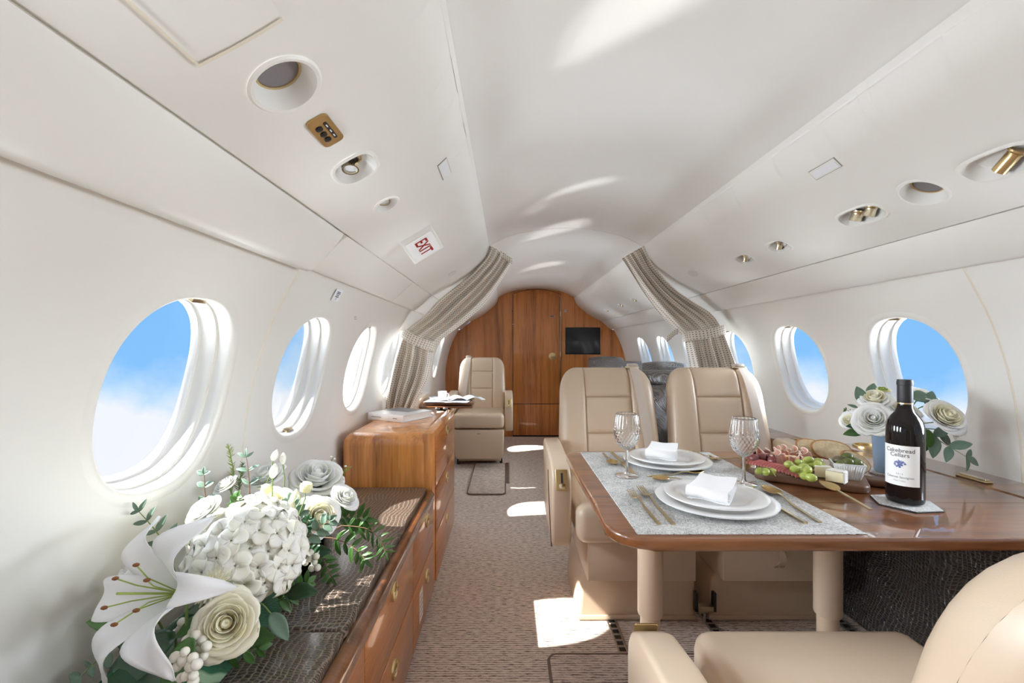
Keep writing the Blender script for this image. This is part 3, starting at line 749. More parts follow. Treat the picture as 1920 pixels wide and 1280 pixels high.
for x in (.055, .57):
    l = obj('leg', lathe([(.0345, .33), (.036, .335), (.036, TZ-.03), (.03, TZ-.028)], 28), LEATH, t, loc=(x, 1.32, 0))
    obj('inner_leg', lathe([(.028, .0125), (.028, .36)], 28), LEATH, l)
    obj('foot_plate', lathe([(.045, .0125), (.045, .018), (.028, .022)], 28), LEATH, l)
# side ledges in walnut along the right wall
def ledge(name, label, y0, y1, z, x0, x1=1.125):
    prof = [(x0, z-.045), (x0, z-.006), (x0+.006, z), (x1, z), (x1, z-.045)]
    o = obj(name, prism(prof, y0, y1, 'y', .003, 2), WOODT); tag(o, label, 'ledge', kind='structure'); return o
l1 = ledge('trim_8', 'walnut side ledge along the wall next to the dining table', Y0+.005, 1.86, TZ, .988, 1.14)
obj('apron', rbox(1.0, 1.03, Y0+.005, 1.86, TZ-.12, TZ-.045), WOODT, l1)
l2 = ledge('trim_9', 'lower walnut ledge along the wall beside the far dining seats', 1.86, 2.76, .645, .965, 1.14)
obj('apron', rbox(.985, 1.02, 1.86, 2.76, .50, .60), WOODT, l2)
obj('joint', rbox(.966, 1.12, 2.02, 2.023, .6445, .6455), DARK, l2)
for lab, x, y, z in (('gold rimmed cup holder in the lower ledge by the far seats', 1.06, 2.19, .645), ('gold rimmed cup holder in the table ledge behind the flower vase', 1.055, 1.79, TZ)):
    t = thing('cup_holder', lab, 'cup holder', (x, y, z))
    obj('rim', lathe([(.038, .0005), (.0385, .008), (.042, .0095), (.046, .007), (.047, .0)], 32), GOLD, t)
    obj('well', lathe([(.0001, .0010), (.0382, .0012)], 32), GOLD, t)
o = onz(1826, 898, TZ)
t = thing('ledge_latch', 'small gold pull bar on the walnut side ledge', 'handle', (o.x, o.y, TZ), 0)
obj('plate', rbox(-.012, .012, -.045, .045, 0, .004, .0015, 2), GOLD, t)
obj('bar', rbox(-.006, .006, -.040, .040, .004, .010, .002, 2), PGOLD, t)

# ------------------------------------------------------------------ credenza along the left wall
XF = -.688
t = thing('credenza', 'low walnut drawer credenza carrying the leather bench pads', 'cabinet', (0, 0, 0))
obj('body', rbox(-1.10, XF-.012, -.9, 2.028, .02, .438, .004, 2), WOODD, t)
obj('plinth', rbox(-1.05, XF-.03, -.9, 2.028, 0, .03), DARK, t)
PULL = lathe([(.0001, .004), (.020, .003), (.022, .007), (.027, .006), (.028, 0)], 24)
def drawer(t, y0, y1, z0, z1, ring=True):
    d = obj('drawer', rbox(XF-.016, XF, y0+.003, y1-.003, z0, z1, .003, 2), WOODD, t)
    if ring:
        h = obj('handle', rot(PULL, 'Y', PI/2), GOLD, d, loc=(XF, (y0+y1)/2, (z0+z1)/2+.065))
        obj('finger_bar', rot(rbox(-.003, .003, -.022, .022, .003, .010, .002, 1), 'Y', PI/2), PGOLD, h)
    return d
ys = [-.57, -.03, .51, 1.05, 1.59, 2.028]
for i in range(5):
    for z0, z1 in ((.025, .234), (.240, .418)):
        d = drawer(t, ys[i], ys[i+1], z0, z1)
        h = d.children[0]; h.location.z = .397 if z0 > .1 else .172; h.location.y = (1.317 if i == 3 else 1.855 if i == 4 else (ys[i]+ys[i+1])/2)
        if i == 4 and z0 < .1:
            q = obj('label_plate', rbox(XF-.001, XF+.0012, 1.70, 1.765, .068, .182, .0005, 1), WHITEP, d)
            for k in range(5): obj('print', rbox(XF+.001, XF+.0015, 1.71, 1.755, .085+.018*k, .089+.018*k), SEAM, d)
obj('front_rail', prism([(-.7145, .420), (XF+.003, .422), (XF+.004, .448), (XF-.003, .460), (XF-.012, .464), (-.7145, .462)], -.9, 2.028, 'y', .003, 2), WOODT, t)
for lab, y0, y1 in (('dark embossed leather bench pad butting against the raised walnut cabinet', 1.002, 2.026), ('dark embossed leather bench pad under the near end of the flower trough', -.02, .998), ):
    v, f = rbox(-1.113, -.716, y0, y1, .4385, .482, .010, 3)
    o = obj('bench_pad', (v, f), CROC1); tag(o, lab, 'bench pad')
t = thing('raised_cabinet', 'tall glossy walnut cabinet with rounded front edge at the end of the bench', 'cabinet', (0, 0, 0))
v, f = rbox(-1.108, XF-.012, 2.030, 2.84, .0, .715, .055, 6)
obj('body', (v, f), WOODC, t)
obj('side_panel', rbox(XF-.05, XF-.006, 2.036, 2.838, .02, .716, .006, 2), WOODC, t)
for z0, z1 in ((.025, .234), (.240, .455), (.461, .690)):
    d = drawer(t, 2.10, 2.832, z0, z1); h = d.children[0]; h.location.y = 2.46; h.location.z = {.025: .182, .240: .402, .461: .655}[z0]
# book on top
def place_box(o, z): return o
bk = thing('book', 'thick white hardcover book lying on the raised walnut cabinet', 'book', (-.945, 2.50, .7155), math.atan2(.227, .125)-PI/2)
WB_ = plain('book_white', (.82, .83, .85), .3, coat=.3); PG = plain('book_pages', (.80, .79, .76), .8, bump=.3, bscale=1200)
obj('pages', rbox(-.117, .117, -.112, .117, .003, .033, .001, 1), PG, bk)
for z in (0, .033): obj('cover', rbox(-.123, .123, -.120, .122, z, z+.004, .001, 1), WB_, bk)
obj('spine', rbox(-.123, .123, -.122, -.116, 0, .037, .002, 2), WB_, bk)
obj('cover_photo', rbox(-.115, .06, -.01, .115, .0368, .0375), plain('photo_grey', (.28, .29, .30), .35, var=.7, vscale=14), bk)
text_obj('print', 'ARCHITECTURE', .012, SEAM, bk, Matrix.Translation((0, -.1222, .019)) @ Matrix.Rotation(PI/2, 4, 'X')) if False else None
for x, w in ((-.06, .07), (.07, .03)): obj('print', rbox(x-w/2, x+w/2, -.1225, -.1218, .016, .020), SEAM, bk)

# ------------------------------------------------------------------ folding tray by the lone seat
t = thing('folding_tray', 'fold-out walnut tray table holding papers and a cup, before the lone seat', 'tray table', (0, 0, 0))
obj('lower_leaf', rbox(-1.05, -.625, 3.46, 3.80, .640, .657, .005, 2), WOODT, t)
obj('upper_leaf', rbox(-1.00, -.630, 3.47, 3.80, .664, .682, .005, 2), WOODT, t)
obj('arm_support', rbox(-.90, -.80, 3.5, 3.6, .60, .640, .006, 1), BLACKP, t)
for x in (-.89, -.83): obj('hinge', rbox(x-.018, x+.018, 3.455, 3.47, .632, .646, .003, 1), STEEL, t)
obj('side_arm', prism([(3.40, .60), (3.42, .66), (3.50, .70), (3.85, .72), (3.9, .60)], -1.10, -1.03, 'x', .012, 2), LEATH, t)
obj('stay', rbox(-1.12, -.85, 3.52, 3.58, .58, .60), BLACKP, t)
CUPM = plain('porcelain', (.84, .84, .84), .12, coat=.6)
t = thing('coffee_cup', 'white espresso cup standing on a saucer among the papers', 'cup', (-.865, 3.55, .6955))
obj('bowl', lathe([(.018, .004), (.022, .004), (.030, .018), (.034, .04), (.035, .066), (.033, .066), (.031, .04), (.026, .012), (.0001, .009)], 28), CUPM, t)
obj('ear', tube([(.031+.018*math.sin(a)*1.0, 0, .035+.018*math.cos(a)) for a in [PI*k/8 for k in range(9)]], .004, 8), CUPM, t)
o = obj('saucer', lathe([(.0001, .003), (.025, .003), (.050, .010), (.058, .013), (.058, .010), (.03, 0), (.0001, 0)], 32), CUPM, loc=(-.865, 3.55, .689)); tag(o, 'white saucer under the espresso cup', 'saucer')
PAPER = plain('paper_white', (.80, .82, .85), .5, var=.10, vscale=30); PHOTO = plain('paper_photo', (.35, .45, .55), .4, var=.6, vscale=25)
for i, (lab, x, y, w, h, a, z) in enumerate((('open magazine spread over the tray edge toward the seat', -.70, 3.64, .30, .21, .25, .690), ('loose white newspaper lying under the espresso cup', -.82, 3.57, .34, .24, -.1, .6825), ('folded paper at the wall side of the tray', -.90, 3.70, .18, .18, .3, .6905))):
    t = thing('magazine', lab, 'magazine', (x, y, z), a, group='papers on the tray')
    for s in (-1, 1):
        def pf(u, v, s=s):
            x = s*w/2*u; return (x, -h/2+h*v, .004+.020*math.sin(PI*min(1, u*1.3))*(.4 if i else 1.0)*(1 if i == 0 else .25))
        pg = obj('page', thick(grid(pf, 10, 2), .0015), PAPER, t)
        obj('picture', thick(grid(lambda u, v, s=s: (s*w/2*(.3+.5*u), -h/2+h*(.35+.45*v), .0056+.020*math.sin(PI*min(1, (.3+.5*u)*1.3))*(.4 if i else 1.0)*(1 if i == 0 else .25)), 6, 1), .0004), PHOTO, t)

# ------------------------------------------------------------------ divan beyond the right curtain
t = thing('divan', 'dark embossed leather divan with rolled arms behind the dining seats', 'sofa', (0, 0, 0))
obj('base', rbox(.60, 1.08, 2.98, 4.95, .02, .30, .02, 2), CROC2, t)
obj('seat', rbox(.56, 1.08, 3.08, 4.85, .30, .46, .04, 4), CROC2, t)
obj('back', rbox(.98, 1.12, 3.0, 4.95, .40, .80, .04, 4), CROC2, t)
for y in (2.96, 4.86):
    obj('arm', rbox(.53, 1.08, y, y+.12, .05, .86, .03, 3), CROC2, t)
    obj('arm_roll', tube([(.52, y+.06, .90), (.80, y+.06, .90), (1.08, y+.06, .90)], .055, 18), CROC2, t)
def cushion(lab, x, y, z, w, h, d_, a):
    def f(u, v):
        p, q = 2*u-1, 2*v-1; k = max(0, (1-p**4)*(1-q**4))**.5
        return (p*w/2*(1-.10*q*q), q*h/2*(1-.10*p*p), d_*k)
    o = obj('throw_cushion', join(grid(f, 16, 16), flip(xf(grid(f, 16, 16), Matrix.Diagonal((1, 1, -1, 1))))), CROC2)
    o.location = (x, y, z); o.rotation_euler = a; tag(o, lab, 'cushion'); return o
cushion('dark leather cushion propped at the far end of the divan, near the screen', .62, 4.40, .86, .40, .34, .07, (1.2, 0, .25))
cushion('dark leather cushion propped at the divan arm next to the curtain', .80, 3.32, .86, .36, .30, .06, (1.25, 0, .1))

# ------------------------------------------------------------------ curtains
def curtain_mat():
    m, t, b = new_mat('checked_cloth')
    uv = t.nodes.new('ShaderNodeUVMap'); sp = t.nodes.new('ShaderNodeSeparateXYZ'); t.links.new(uv.outputs[0], sp.inputs[0])
    def fr(o, k, off=0):
        a = t.nodes.new('ShaderNodeMath'); a.operation = 'MULTIPLY_ADD'; a.inputs[1].default_value = k; a.inputs[2].default_value = off; t.links.new(o, a.inputs[0])
        f = t.nodes.new('ShaderNodeMath'); f.operation = 'PINGPONG'; f.inputs[1].default_value = .5; t.links.new(a.outputs[0], f.inputs[0]); return f
    n = t.nodes.new('ShaderNodeTexNoise'); n.inputs['Scale'].default_value = 220; t.links.new(uv.outputs[0], n.inputs['Vector'])
    fu, fv = fr(sp.outputs[0], 74), fr(sp.outputs[1], 74)
    mi = t.nodes.new('ShaderNodeMath'); mi.operation = 'MINIMUM'; t.links.new(fu.outputs[0], mi.inputs[0]); t.links.new(fv.outputs[0], mi.inputs[1])
    ad = t.nodes.new('ShaderNodeMath'); ad.operation = 'MULTIPLY_ADD'; ad.inputs[1].default_value = .22; t.links.new(n.outputs['Fac'], ad.inputs[0]); t.links.new(mi.outputs[0], ad.inputs[2])
    r = ramp(t, [(.40, (.82, .78, .71)), (.45, (.17, .13, .105))]); t.links.new(ad.outputs[0], r.inputs[0]); t.links.new(r.outputs[0], b.inputs['Base Color'])
    b.inputs['Roughness'].default_value = .9; b.inputs['Sheen Weight'].default_value = .2
    return m
CLOTH = curtain_mat()
def poly_at(P, t):
    t = min(max(t, 0), 1)*(len(P)-1); i = min(int(t), len(P)-2); f = t-i
    a, b = P[i], P[i+1]
    p0 = P[max(i-1, 0)]; p3 = P[min(i+2, len(P)-1)]
    return .5*((2*a)+(b-p0)*f+(2*p0-5*a+4*b-p3)*f*f+(3*a-p0-3*b+p3)*f**3)
def make_curtain(label, Lpx, Rpx, tie, D, npl, tab):
    L = [at(px, py, D) for px, py in Lpx]; R = [at(px, py, D) for px, py in Rpx]
    t = thing('curtain', label, 'curtain', (0, 0, 0))
    nu, nv = 72, 70
    def f(u, v):
        a, b = poly_at(L, v), poly_at(R, v); p = a.lerp(b, u)
        near = math.exp(-((v-tie)/.10)**2)
        amp = (.030-.020*near)*(.5+.5*min(1, v*3))
        p.y += amp*math.sin(u*npl*2*PI+1.5*math.sin(3*v)) + .012*math.sin(u*npl*1.1*PI+4*v) - .02*near*math.sin(PI*u)
        return p
    vf = grid(f, nu, nv)
    w = nu+1; uvs = [None]*len(vf[0]); acc_v = [0.0]*(nv+1)
    for j in range(1, nv+1): acc_v[j] = acc_v[j-1]+(vf[0][j*w+nu//2]-vf[0][(j-1)*w+nu//2]).length
    for j in range(nv+1):
        for i in range(nu+1): uvs[j*w+i] = (i/nu*.34, acc_v[j])
    obj('drape', vf, CLOTH, t, uv=uvs, sharp=None)
    # tieback band wrapped round the gathered cloth
    a, b = poly_at(L, tie), poly_at(R, tie); c = (a+b)/2; hw = (b-a).length/2+.008; ax = (b-a).normalized()
    up = Vector((-ax.z, 0, ax.x))
    if up.z < 0: up = -up
    def g(u, v):
        th = 2*PI*u; return c+ax*hw*math.cos(th)+Vector((0, -1, 0))*(.060*math.sin(th))+up*(.028*(2*v-1)) + up*.004*math.sin(3*th)
    bv = grid(g, 40, 3); wv = 41
    obj('tieback', bv, CLOTH, t, uv=[((k % wv)/40*.5, (k//wv)/3*.056) for k in range(len(bv[0]))], sharp=None)
    q = at(tab[0], tab[1], D-.02)
    def h(u, v): return q+Vector((.075*u*tab[2], .01*math.sin(5*u), -.045*u-.035*v+.004*math.sin(6*u)))
    hv = grid(h, 6, 2)
    obj('header_tab', thick(hv, .002), CLOTH, t, uv=[((k % 7)/6*.08, (k//7)/2*.035) for k in range(len(hv[0]))]*2, sharp=None)
make_curtain('checked woven curtain swagged and tied back on the credenza side',
    [(917, 458), (908, 482), (872, 520), (822, 560), (792, 592), (757, 622), (742, 660), (732, 700), (725, 735), (722, 767)],
    [(962, 486), (952, 505), (930, 540), (905, 572), (868, 605), (816, 648), (808, 682), (800, 712), (786, 740), (772, 767)], .565, 2.78, 5, (938, 470, 1))
make_curtain('checked woven curtain swagged and tied back on the dining table side',
    [(1166, 484), (1186, 512), (1208, 545), (1235, 580), (1262, 610), (1283, 632), (1292, 665), (1300, 705), (1305, 745), (1308, 785)],
    [(1206, 461), (1226, 500), (1262, 540), (1300, 566), (1336, 588), (1357, 618), (1372, 655), (1386, 695), (1398, 735), (1406, 785)], .555, 2.78, 5, (1272, 615, -1))
# ------------------------------------------------------------------ the table setting
def mat_weave():
    m, t, b = new_mat('woven_mat')
    co = t.nodes.new('ShaderNodeTexCoord')
    fac = []
    for sc, k in (((120, 1000, 1), 0), ((1000, 120, 1), 1)):
        mp = t.nodes.new('ShaderNodeMapping'); mp.inputs['Scale'].default_value = sc; t.links.new(co.outputs['Object'], mp.inputs[0])
        n = t.nodes.new('ShaderNodeTexNoise'); n.inputs['Scale'].default_value = 1; n.inputs['Detail'].default_value = 2; t.links.new(mp.outputs[0], n.inputs['Vector']); fac.append(n)
    mu = t.nodes.new('ShaderNodeMath'); mu.operation = 'MINIMUM'; t.links.new(fac[0].outputs['Fac'], mu.inputs[0]); t.links.new(fac[1].outputs['Fac'], mu.inputs[1])
    n3 = t.nodes.new('ShaderNodeTexNoise'); n3.inputs['Scale'].default_value = 14; t.links.new(co.outputs['Object'], n3.inputs['Vector'])
    ad = t.nodes.new('ShaderNodeMath'); ad.operation = 'MULTIPLY_ADD'; ad.inputs[1].default_value = .18; t.links.new(n3.outputs['Fac'], ad.inputs[0]); t.links.new(mu.outputs[0], ad.inputs[2])
    r = ramp(t, [(.40, (.13, .13, .135)), (.48, (.36, .36, .355)), (.55, (.60, .595, .58)), (.66, (.72, .715, .70))]); t.links.new(ad.outputs[0], r.inputs[0]); t.links.new(r.outputs[0], b.inputs['Base Color'])
    bp = t.nodes.new('ShaderNodeBump'); bp.inputs['Strength'].default_value = .5; bp.inputs['Distance'].default_value = .001; t.links.new(ad.outputs[0], bp.inputs['Height']); t.links.new(bp.outputs[0], b.inputs['Normal'])
    b.inputs['Roughness'].default_value = .75
    return m
WEAVE = mat_weave()
MZ = TZ+.0022
for lab, y0, y1 in (('grey woven placemat at the table edge nearest the turned seat', .950, 1.318), ('grey woven placemat in front of the two facing seats', 1.322, 1.695)):
    o = obj('placemat', rbox(-.088, .392, y0, y1, TZ, MZ, .0006, 1), WEAVE); tag(o, lab, 'placemat')
PORC = plain('plate_white', (.83, .83, .825), .12, coat=.5)
def plate_shape(r, h=.016):
    k = r/.148
    return lathe([(.0001, .003), (.085*k, .003), (.094*k, .006), (.104*k, .012), (.146*k, h), (r, h-.0005), (.1465*k, h-.004), (.10*k, .004), (.088*k, 0), (.0001, 0)], 64)
NAP = plain('napkin_linen', (.84, .84, .85), .85, bump=.15, bscale=600, sheen=.2)
def napkin(label, x, y, z, a):
    t = thing('napkin', label, 'napkin', (x, y, z), rot3=(-.075, 0, a))
    sp_ = [(-.046+.0155*(1-.13*k/3)*math.cos(-PI/2-k*PI/6+PI), .017+.0150*(1-.13*k/3)*math.sin(-PI/2-k*PI/6+PI)*.9) for k in range(22, -1, -1)] if False else []
    for k in range(26):                                   # spiral, inside out, ending on top of the roll
        f_ = k/25; r_ = .0035+.0120*f_; a_ = PI/2-(1-f_)*2*PI*2.1
        sp_.append((-.048-r_*math.cos(a_), .0165+r_*math.sin(a_)*.95))
    path = sp_+[(-.030, .0300), (0, .0325), (.035, .0375), (.062, .0420), (.072, .0410), (.077, .0350), (.077, .0240), (.070, .0150), (.03, .0080), (-.02, .0030), (-.05, .0008)]
    P = [Vector((0, a_, b_)) for a_, b_ in path]
    def f(u, v):
        p = poly_at(P, v); x = (u-.5)*.094*(1-.08*(p.y+.08)/.16); return Vector((x+.010*p.y+.0015*math.sin(30*p.y+v*9), p.y+.003*math.sin(5*u+p.z*60), p.z+.0012*math.sin(7*u+20*p.y)))
    obj('folded_cloth', thick(grid(f, 14, 130), .0016), NAP, t)
for i, (px, py, who) in enumerate(((.158, 1.135, 'near the turned seat'), (.176, 1.53, 'before the facing seats'))):
    o = obj('charger_plate', plate_shape(.142), PORC, loc=(px, py, MZ)); tag(o, 'large round white charger plate on the placemat %s' % who, 'plate')
    o = obj('dinner_plate', plate_shape(.121, .015), PORC, loc=(px, py, MZ+.0128)); tag(o, 'round white dinner plate stacked on the charger %s' % who, 'plate')
    napkin('folded white linen napkin on the plate %s' % who, px+(-.018 if i == 0 else -.020), py-(.024 if i == 0 else .016), MZ+.0232, -.62 if i == 0 else -.42)
# cutlery -------------------------------------------------
CUT = plain('cutlery_gold', (.66, .54, .33), .25, metal=1.0); CUTB = plain('cutlery_gold_deep', (.60, .43, .20), .28, metal=1.0)
def bar(st):
    """rectangular section swept along stations (x,y,z,width,thickness)"""
    V, F = [], []
    for x, y, z, w, h in st: V += [Vector((x-w/2, y, z)), Vector((x+w/2, y, z)), Vector((x+w/2, y, z+h)), Vector((x-w/2, y, z+h))]
    for i in range(len(st)-1):
        o = 4*i
        for k in range(4): F.append((o+k, o+(k+1) % 4, o+4+(k+1) % 4, o+4+k))
    n = 4*(len(st)-1); F += [(3, 2, 1, 0), (n, n+1, n+2, n+3)]
    return V, F
def fork(t, L):
    hd = L*.36
    obj('handle', bar([(0, -L/2, 0, .0085, .003), (0, -L/2+.02, 0, .0085, .003), (0, -L*.05, .002, .006, .003), (0, L*.06, .006, .0045, .003), (0, L/2-hd, .010, .0045, .003), (0, L/2-hd+.012, .010, .007, .003)]), CUT, t)
    y0 = L/2-hd
    obj('head', bar([(0, y0+.008, .010, .007, .0025), (0, y0+.018, .007, .019, .002), (0, y0+.030, .005, .021, .002), (0, y0+.036, .005, .021, .002)]), CUT, t)
    for k in range(4):
        x = (k-1.5)*.0056
        obj('tine', bar([(x, y0+.034, .005, .0032, .002), (x, y0+.05, .005, .0029, .002), (x, L/2-.008, .008, .0026, .0018), (x, L/2, .010, .0014, .0015)]), CUT, t)
def spoon(t, L, m=None):
    bl = L*.30; m = m or CUTB
    obj('handle', bar([(0, -L/2, 0, .0085, .003), (0, -L/2+.02, 0, .0085, .003), (0, -L*.05, .002, .006, .003), (0, L*.08, .008, .0045, .003), (0, L/2-bl+.004, .009, .005, .003)]), CUT, t)
    def f(u, v):
        p = -1+2*v; w = math.sqrt(max(0, 1-p*p))*(1-.22*p); q = 2*u-1
        return (q*.0205*w, L/2-bl/2+p*bl/2, .010-.008*(1-q*q)*(1-p*p)**.6)
    obj('bowl', thick(grid(f, 12, 18), -.0016), m, t)
def knife(t, L, m=None):
    obj('handle', bar([(0, -L/2, 0, .0095, .005), (0, -L*.05, 0, .0085, .005), (0, L*.02, 0, .008, .004)]), CUT, t)
    obj('blade', bar([(0, L*.02, .001, .009, .0022), (.002, L*.10, .001, .016, .0016), (.002, L*.38, .001, .018, .0014), (-.001, L*.47, .001, .012, .0012), (-.004, L*.5, .001, .003, .001)]), m or CUTB, t)
def lay(kind, label, head, tail, z=None, group=None, L=None):
    z = MZ if z is None else z
    h, q = onz(*head, z), onz(*tail, z); d = h-q; L = L or d.length
    t = thing({'fork': 'fork', 'spoon': 'spoon', 'knife': 'knife'}[kind], label, kind, ((h+q)/2), math.atan2(d.y, d.x)-PI/2)
    {'fork': fork, 'spoon': spoon, 'knife': knife}[kind](t, L)
lay('fork', 'outer gold fork lying left of the near plate', (1182, 925), (1236, 984))
lay('fork', 'inner gold fork lying right against the near plate', (1199, 917), (1263, 984))
lay('spoon', 'gold spoon right of the near plate, bowl toward the board', (1432, 916), (1538, 980))
lay('knife', 'gold knife between the near plate and the spoon', (1392, 915), (1511, 982))
lay('spoon', 'gold dessert spoon lying across between the two plates', (1320, 888), (1214, 893))
lay('spoon', 'gold spoon half hidden behind the near plate', (1222, 901), (1332, 903))
lay('spoon', 'small gold spoon on the far placemat beside the wine glass', (1152, 875), (1131, 850))
lay('knife', 'gold knife on the far placemat left of the far plate', (1190, 889), (1147, 849))
lay('fork', 'gold fork right of the far plate, next to the plate rim', (1328, 871), (1283, 845))
lay('fork', 'gold fork right of the far plate, farther from the rim', (1348, 868), (1300, 846))
lay('spoon', 'long gold serving spoon reaching from the far placemat to the jar', (1412, 866), (1331, 858), TZ+.001)
# wine glasses ---------------------------------------------
def glass_mat():
    m, t, b = new_mat('crystal')
    b.inputs['Base Color'].default_value = (1, 1, 1, 1); b.inputs['Roughness'].default_value = 0.0; b.inputs['IOR'].default_value = 1.48
    b.inputs['Transmission Weight'].default_value = 1.0
    return m
CRYS = glass_mat()
def rp(prof, z):
    for (r0, z0), (r1, z1) in zip(prof, prof[1:]):
        if z0 <= z <= z1: return r0+(r1-r0)*(z-z0)/(z1-z0)
    return prof[-1][0]
def wine_glass(label, p):
    t = thing('wine_glass', label, 'glass', p)
    P = [Vector(q) for q in ((.0045, 0, .078), (.012, 0, .083), (.026, 0, .095), (.0355, 0, .115), (.0392, 0, .135), (.0385, 0, .155), (.0355, 0, .176), (.0338, 0, .188))]
    SEG = 120
    def outer(u, v):
        q = poly_at(P, v); th = 2*PI*u
        if v > .62: k = .0021*max(0, math.cos(20*th))*min(1, (v-.62)*12)*min(1, (1-v)*14)
        else: k = .0024*(abs(math.sin(11*th+26*v))+abs(math.sin(11*th-26*v))-.9)*min(1, v*6)
        r = q.x-k
        return (r*math.cos(th), r*math.sin(th), q.z)
    def inner(u, v):
        q = poly_at(P, 1-v*.97); th = 2*PI*u; r = max(.0003, q.x-.0028*(1 if v < .9 else 1)); return (r*math.cos(th), r*math.sin(th), q.z+.0015)
    o1 = grid(outer, SEG, 44, True); i1 = grid(inner, SEG, 24, True)
    n1 = 44*SEG; n2 = len(o1[0])
    V = list(o1[0])+list(i1[0]); F = list(o1[1])+[tuple(k+n2 for k in q) for q in i1[1]]
    F += [(n1+k, n1+(k+1) % SEG, n2+(k+1) % SEG, n2+k) for k in range(SEG)]
    F.append(tuple(n2+24*SEG+k for k in range(SEG))); F.append(tuple(reversed(range(SEG))))
    obj('bowl', (V, F), CRYS, t, sharp=None)
    obj('stem', lathe([(.0045, .0785), (.0040, .07), (.0036, .045), (.0042, .02), (.007, .009), (.012, .006)], 14), CRYS, t)
    obj('foot', lathe([(.0001, .0055), (.012, .0055), (.030, .0030), (.0345, .0018), (.0345, .0004), (.0001, .0004)], 40), CRYS, t)
p = onz(1175, 892, MZ); wine_glass('cut crystal wine glass on the far placemat', (p.x, p.y, MZ))
p = onz(1395, 908, MZ); wine_glass('cut crystal wine glass beside the charcuterie board', (p.x, p.y, MZ))

# charcuterie board ---------------------------------------
BA = math.atan2(-.533, .846)
BO = Vector((.368, 1.345, TZ+.001)); BX = Vector((math.cos(BA), math.sin(BA), 0)); BY = Vector((-math.sin(BA), math.cos(BA), 0))
BZ = .022; FZ = TZ+.001+BZ
t = thing('serving_board', 'dark walnut serving board with handle, loaded with meats and cheese', 'board', BO, BA)
obj('plank', prism(rrect(0, .275, 0, .235, .030), 0, BZ, 'z', .006, 3), WOODB, t)
hd = obj('handle_grip', prism(rrect(.265, .365, .095, .145, .018), .001, BZ-.001, 'z', .006, 3), WOODB, t)
obj('hang_ring', tube([(.338+.010*math.cos(a), .12+.010*math.sin(a), BZ) for a in [2*PI*k/16 for k in range(18)]], .0016, 6), DARK, hd)
def on_board(px, py, h=0.0):
    p = onz(px, py, FZ+h); p.z = FZ; return p
GR = plain('grape_green', (.42, .50, .10), .18, coat=.6, sss=.3, var=.15, vscale=60)
STM = plain('grape_stem', (.30, .27, .09), .6)
OLV = plain('olive_green', (.105, .125, .025), .25, coat=.4, var=.3, vscale=50)
OLB = plain('olive_brown', (.13, .10, .05), .3, coat=.3, var=.3, vscale=50)
gv = sphere(.0118, 16, 10, 1, 1, 1.25)
gm = None
gl = [(1424, 884, 0, 'grape'), (1435, 885, .0, 0), (1447, 885, 0, 0), (1479, 871, .012, 1), (1490, 880, .012, 1), (1497, 868, .016, 1), (1506, 877, .010, 1), (1514, 882, .014, 1), (1508, 893, 0, 1), (1521, 896, 0, 1), (1501, 886, 0, 1), (1512, 868, .006, 1), (1522, 873, .006, 1), (1516, 863, .02, 1), (1533, 872, .020, 1), (1542, 874, .016, 1), (1504, 871, .0, 1), (1534, 866, .0, 1)]
for i, (px, py, h, c) in enumerate(gl):
    p = on_board(px, py, h+.011)
    lab = 'plump green grape on the board corner beside the salami fan' if i < 3 else 'plump green grape in the bunch at the middle of the board'
    if gm is None:
        g = obj('grape', gv, GR); gm = g.data; base_g = g
    else:
        g = base_g.copy(); COL.objects.link(g)
    tag(g, lab, 'grape', 'corner grapes' if i < 3 else 'grape bunch')
    g.location = (p.x, p.y, FZ+.0122+h); g.rotation_euler = (random.uniform(1.0, 1.9), random.uniform(-.4, .4), random.uniform(0, 3)); k = random.uniform(.88, 1.08); g.scale = (k, k, k)
cg = bpy.data.objects['grape.001']; bpy.context.view_layer.update(); p = cg.location.copy()
st = obj('stalk', join(tube([p+Vector((-.020, .010, .010)), p+Vector((0, 0, .013)), p+Vector((.012, -.012, .004)), p+Vector((.016, -.024, -.006))], .0013, 6), tube([p+Vector((0, 0, .013)), p+Vector((.02, .004, .010))], .001, 6)), STM, cg)
st.matrix_parent_inverse = cg.matrix_world.inverted()
# salami fan
SAL = plain('salami_red', (.40, .085, .075), .45, coat=.2, var=.35, vscale=90); FATM = plain('salami_rind', (.62, .36, .30), .5)
a0, a1 = on_board(1418, 871), on_board(1512, 897)
for k in range(17):
    f = k/16; p = a0.lerp(a1, f)+BY*(.010*math.sin(f*PI)); R_ = .027
    t = thing('salami_slice', 'thin folded salami slice in the overlapping fan along the board edge', 'salami', (p.x, p.y, FZ+.0008), BA+.35+random.uniform(-.15, .15), 'salami fan')
    ln = math.radians(24+random.uniform(-4, 6))
    def f1(u, v, R_=R_, ln=ln):
        r = R_*v; th = PI*u; q = Vector((r*math.cos(th), 0, r*math.sin(th)))
        y = .006*math.sin(th)*v*math.sin(2*th)
        return Vector((q.x, y+q.z*math.cos(ln)*.9, .001+q.z*math.sin(ln)))
    obj('meat', thick(grid(f1, 14, 4), .0014), SAL, t)
    obj('rind', tube([f1(j/14, 1.0) for j in range(15)], .0011, 6), FATM, t)
# salami chunks
CH = plain('sausage_dark', (.17, .035, .035), .4, coat=.25, var=.6, vscale=160)
for px, py, a in ((1412, 862, .3), (1428, 861, 1.0), (1444, 861, .1), (1450, 867, .7), (1436, 854, 1.6)):
    p = on_board(px, py, .01)
    t = thing('sausage_chunk', 'dark red cured sausage chunk heaped at the wine glass end of the board', 'sausage', (p.x, p.y, FZ+.0145), a, 'sausage chunks')
    obj('meat', rot(lathe([(.0001, -.013), (.010, -.0135), (.0135, -.010), (.0145, 0), (.0135, .010), (.010, .0135), (.0001, .013)], 18), 'X', 1.35), CH, t)
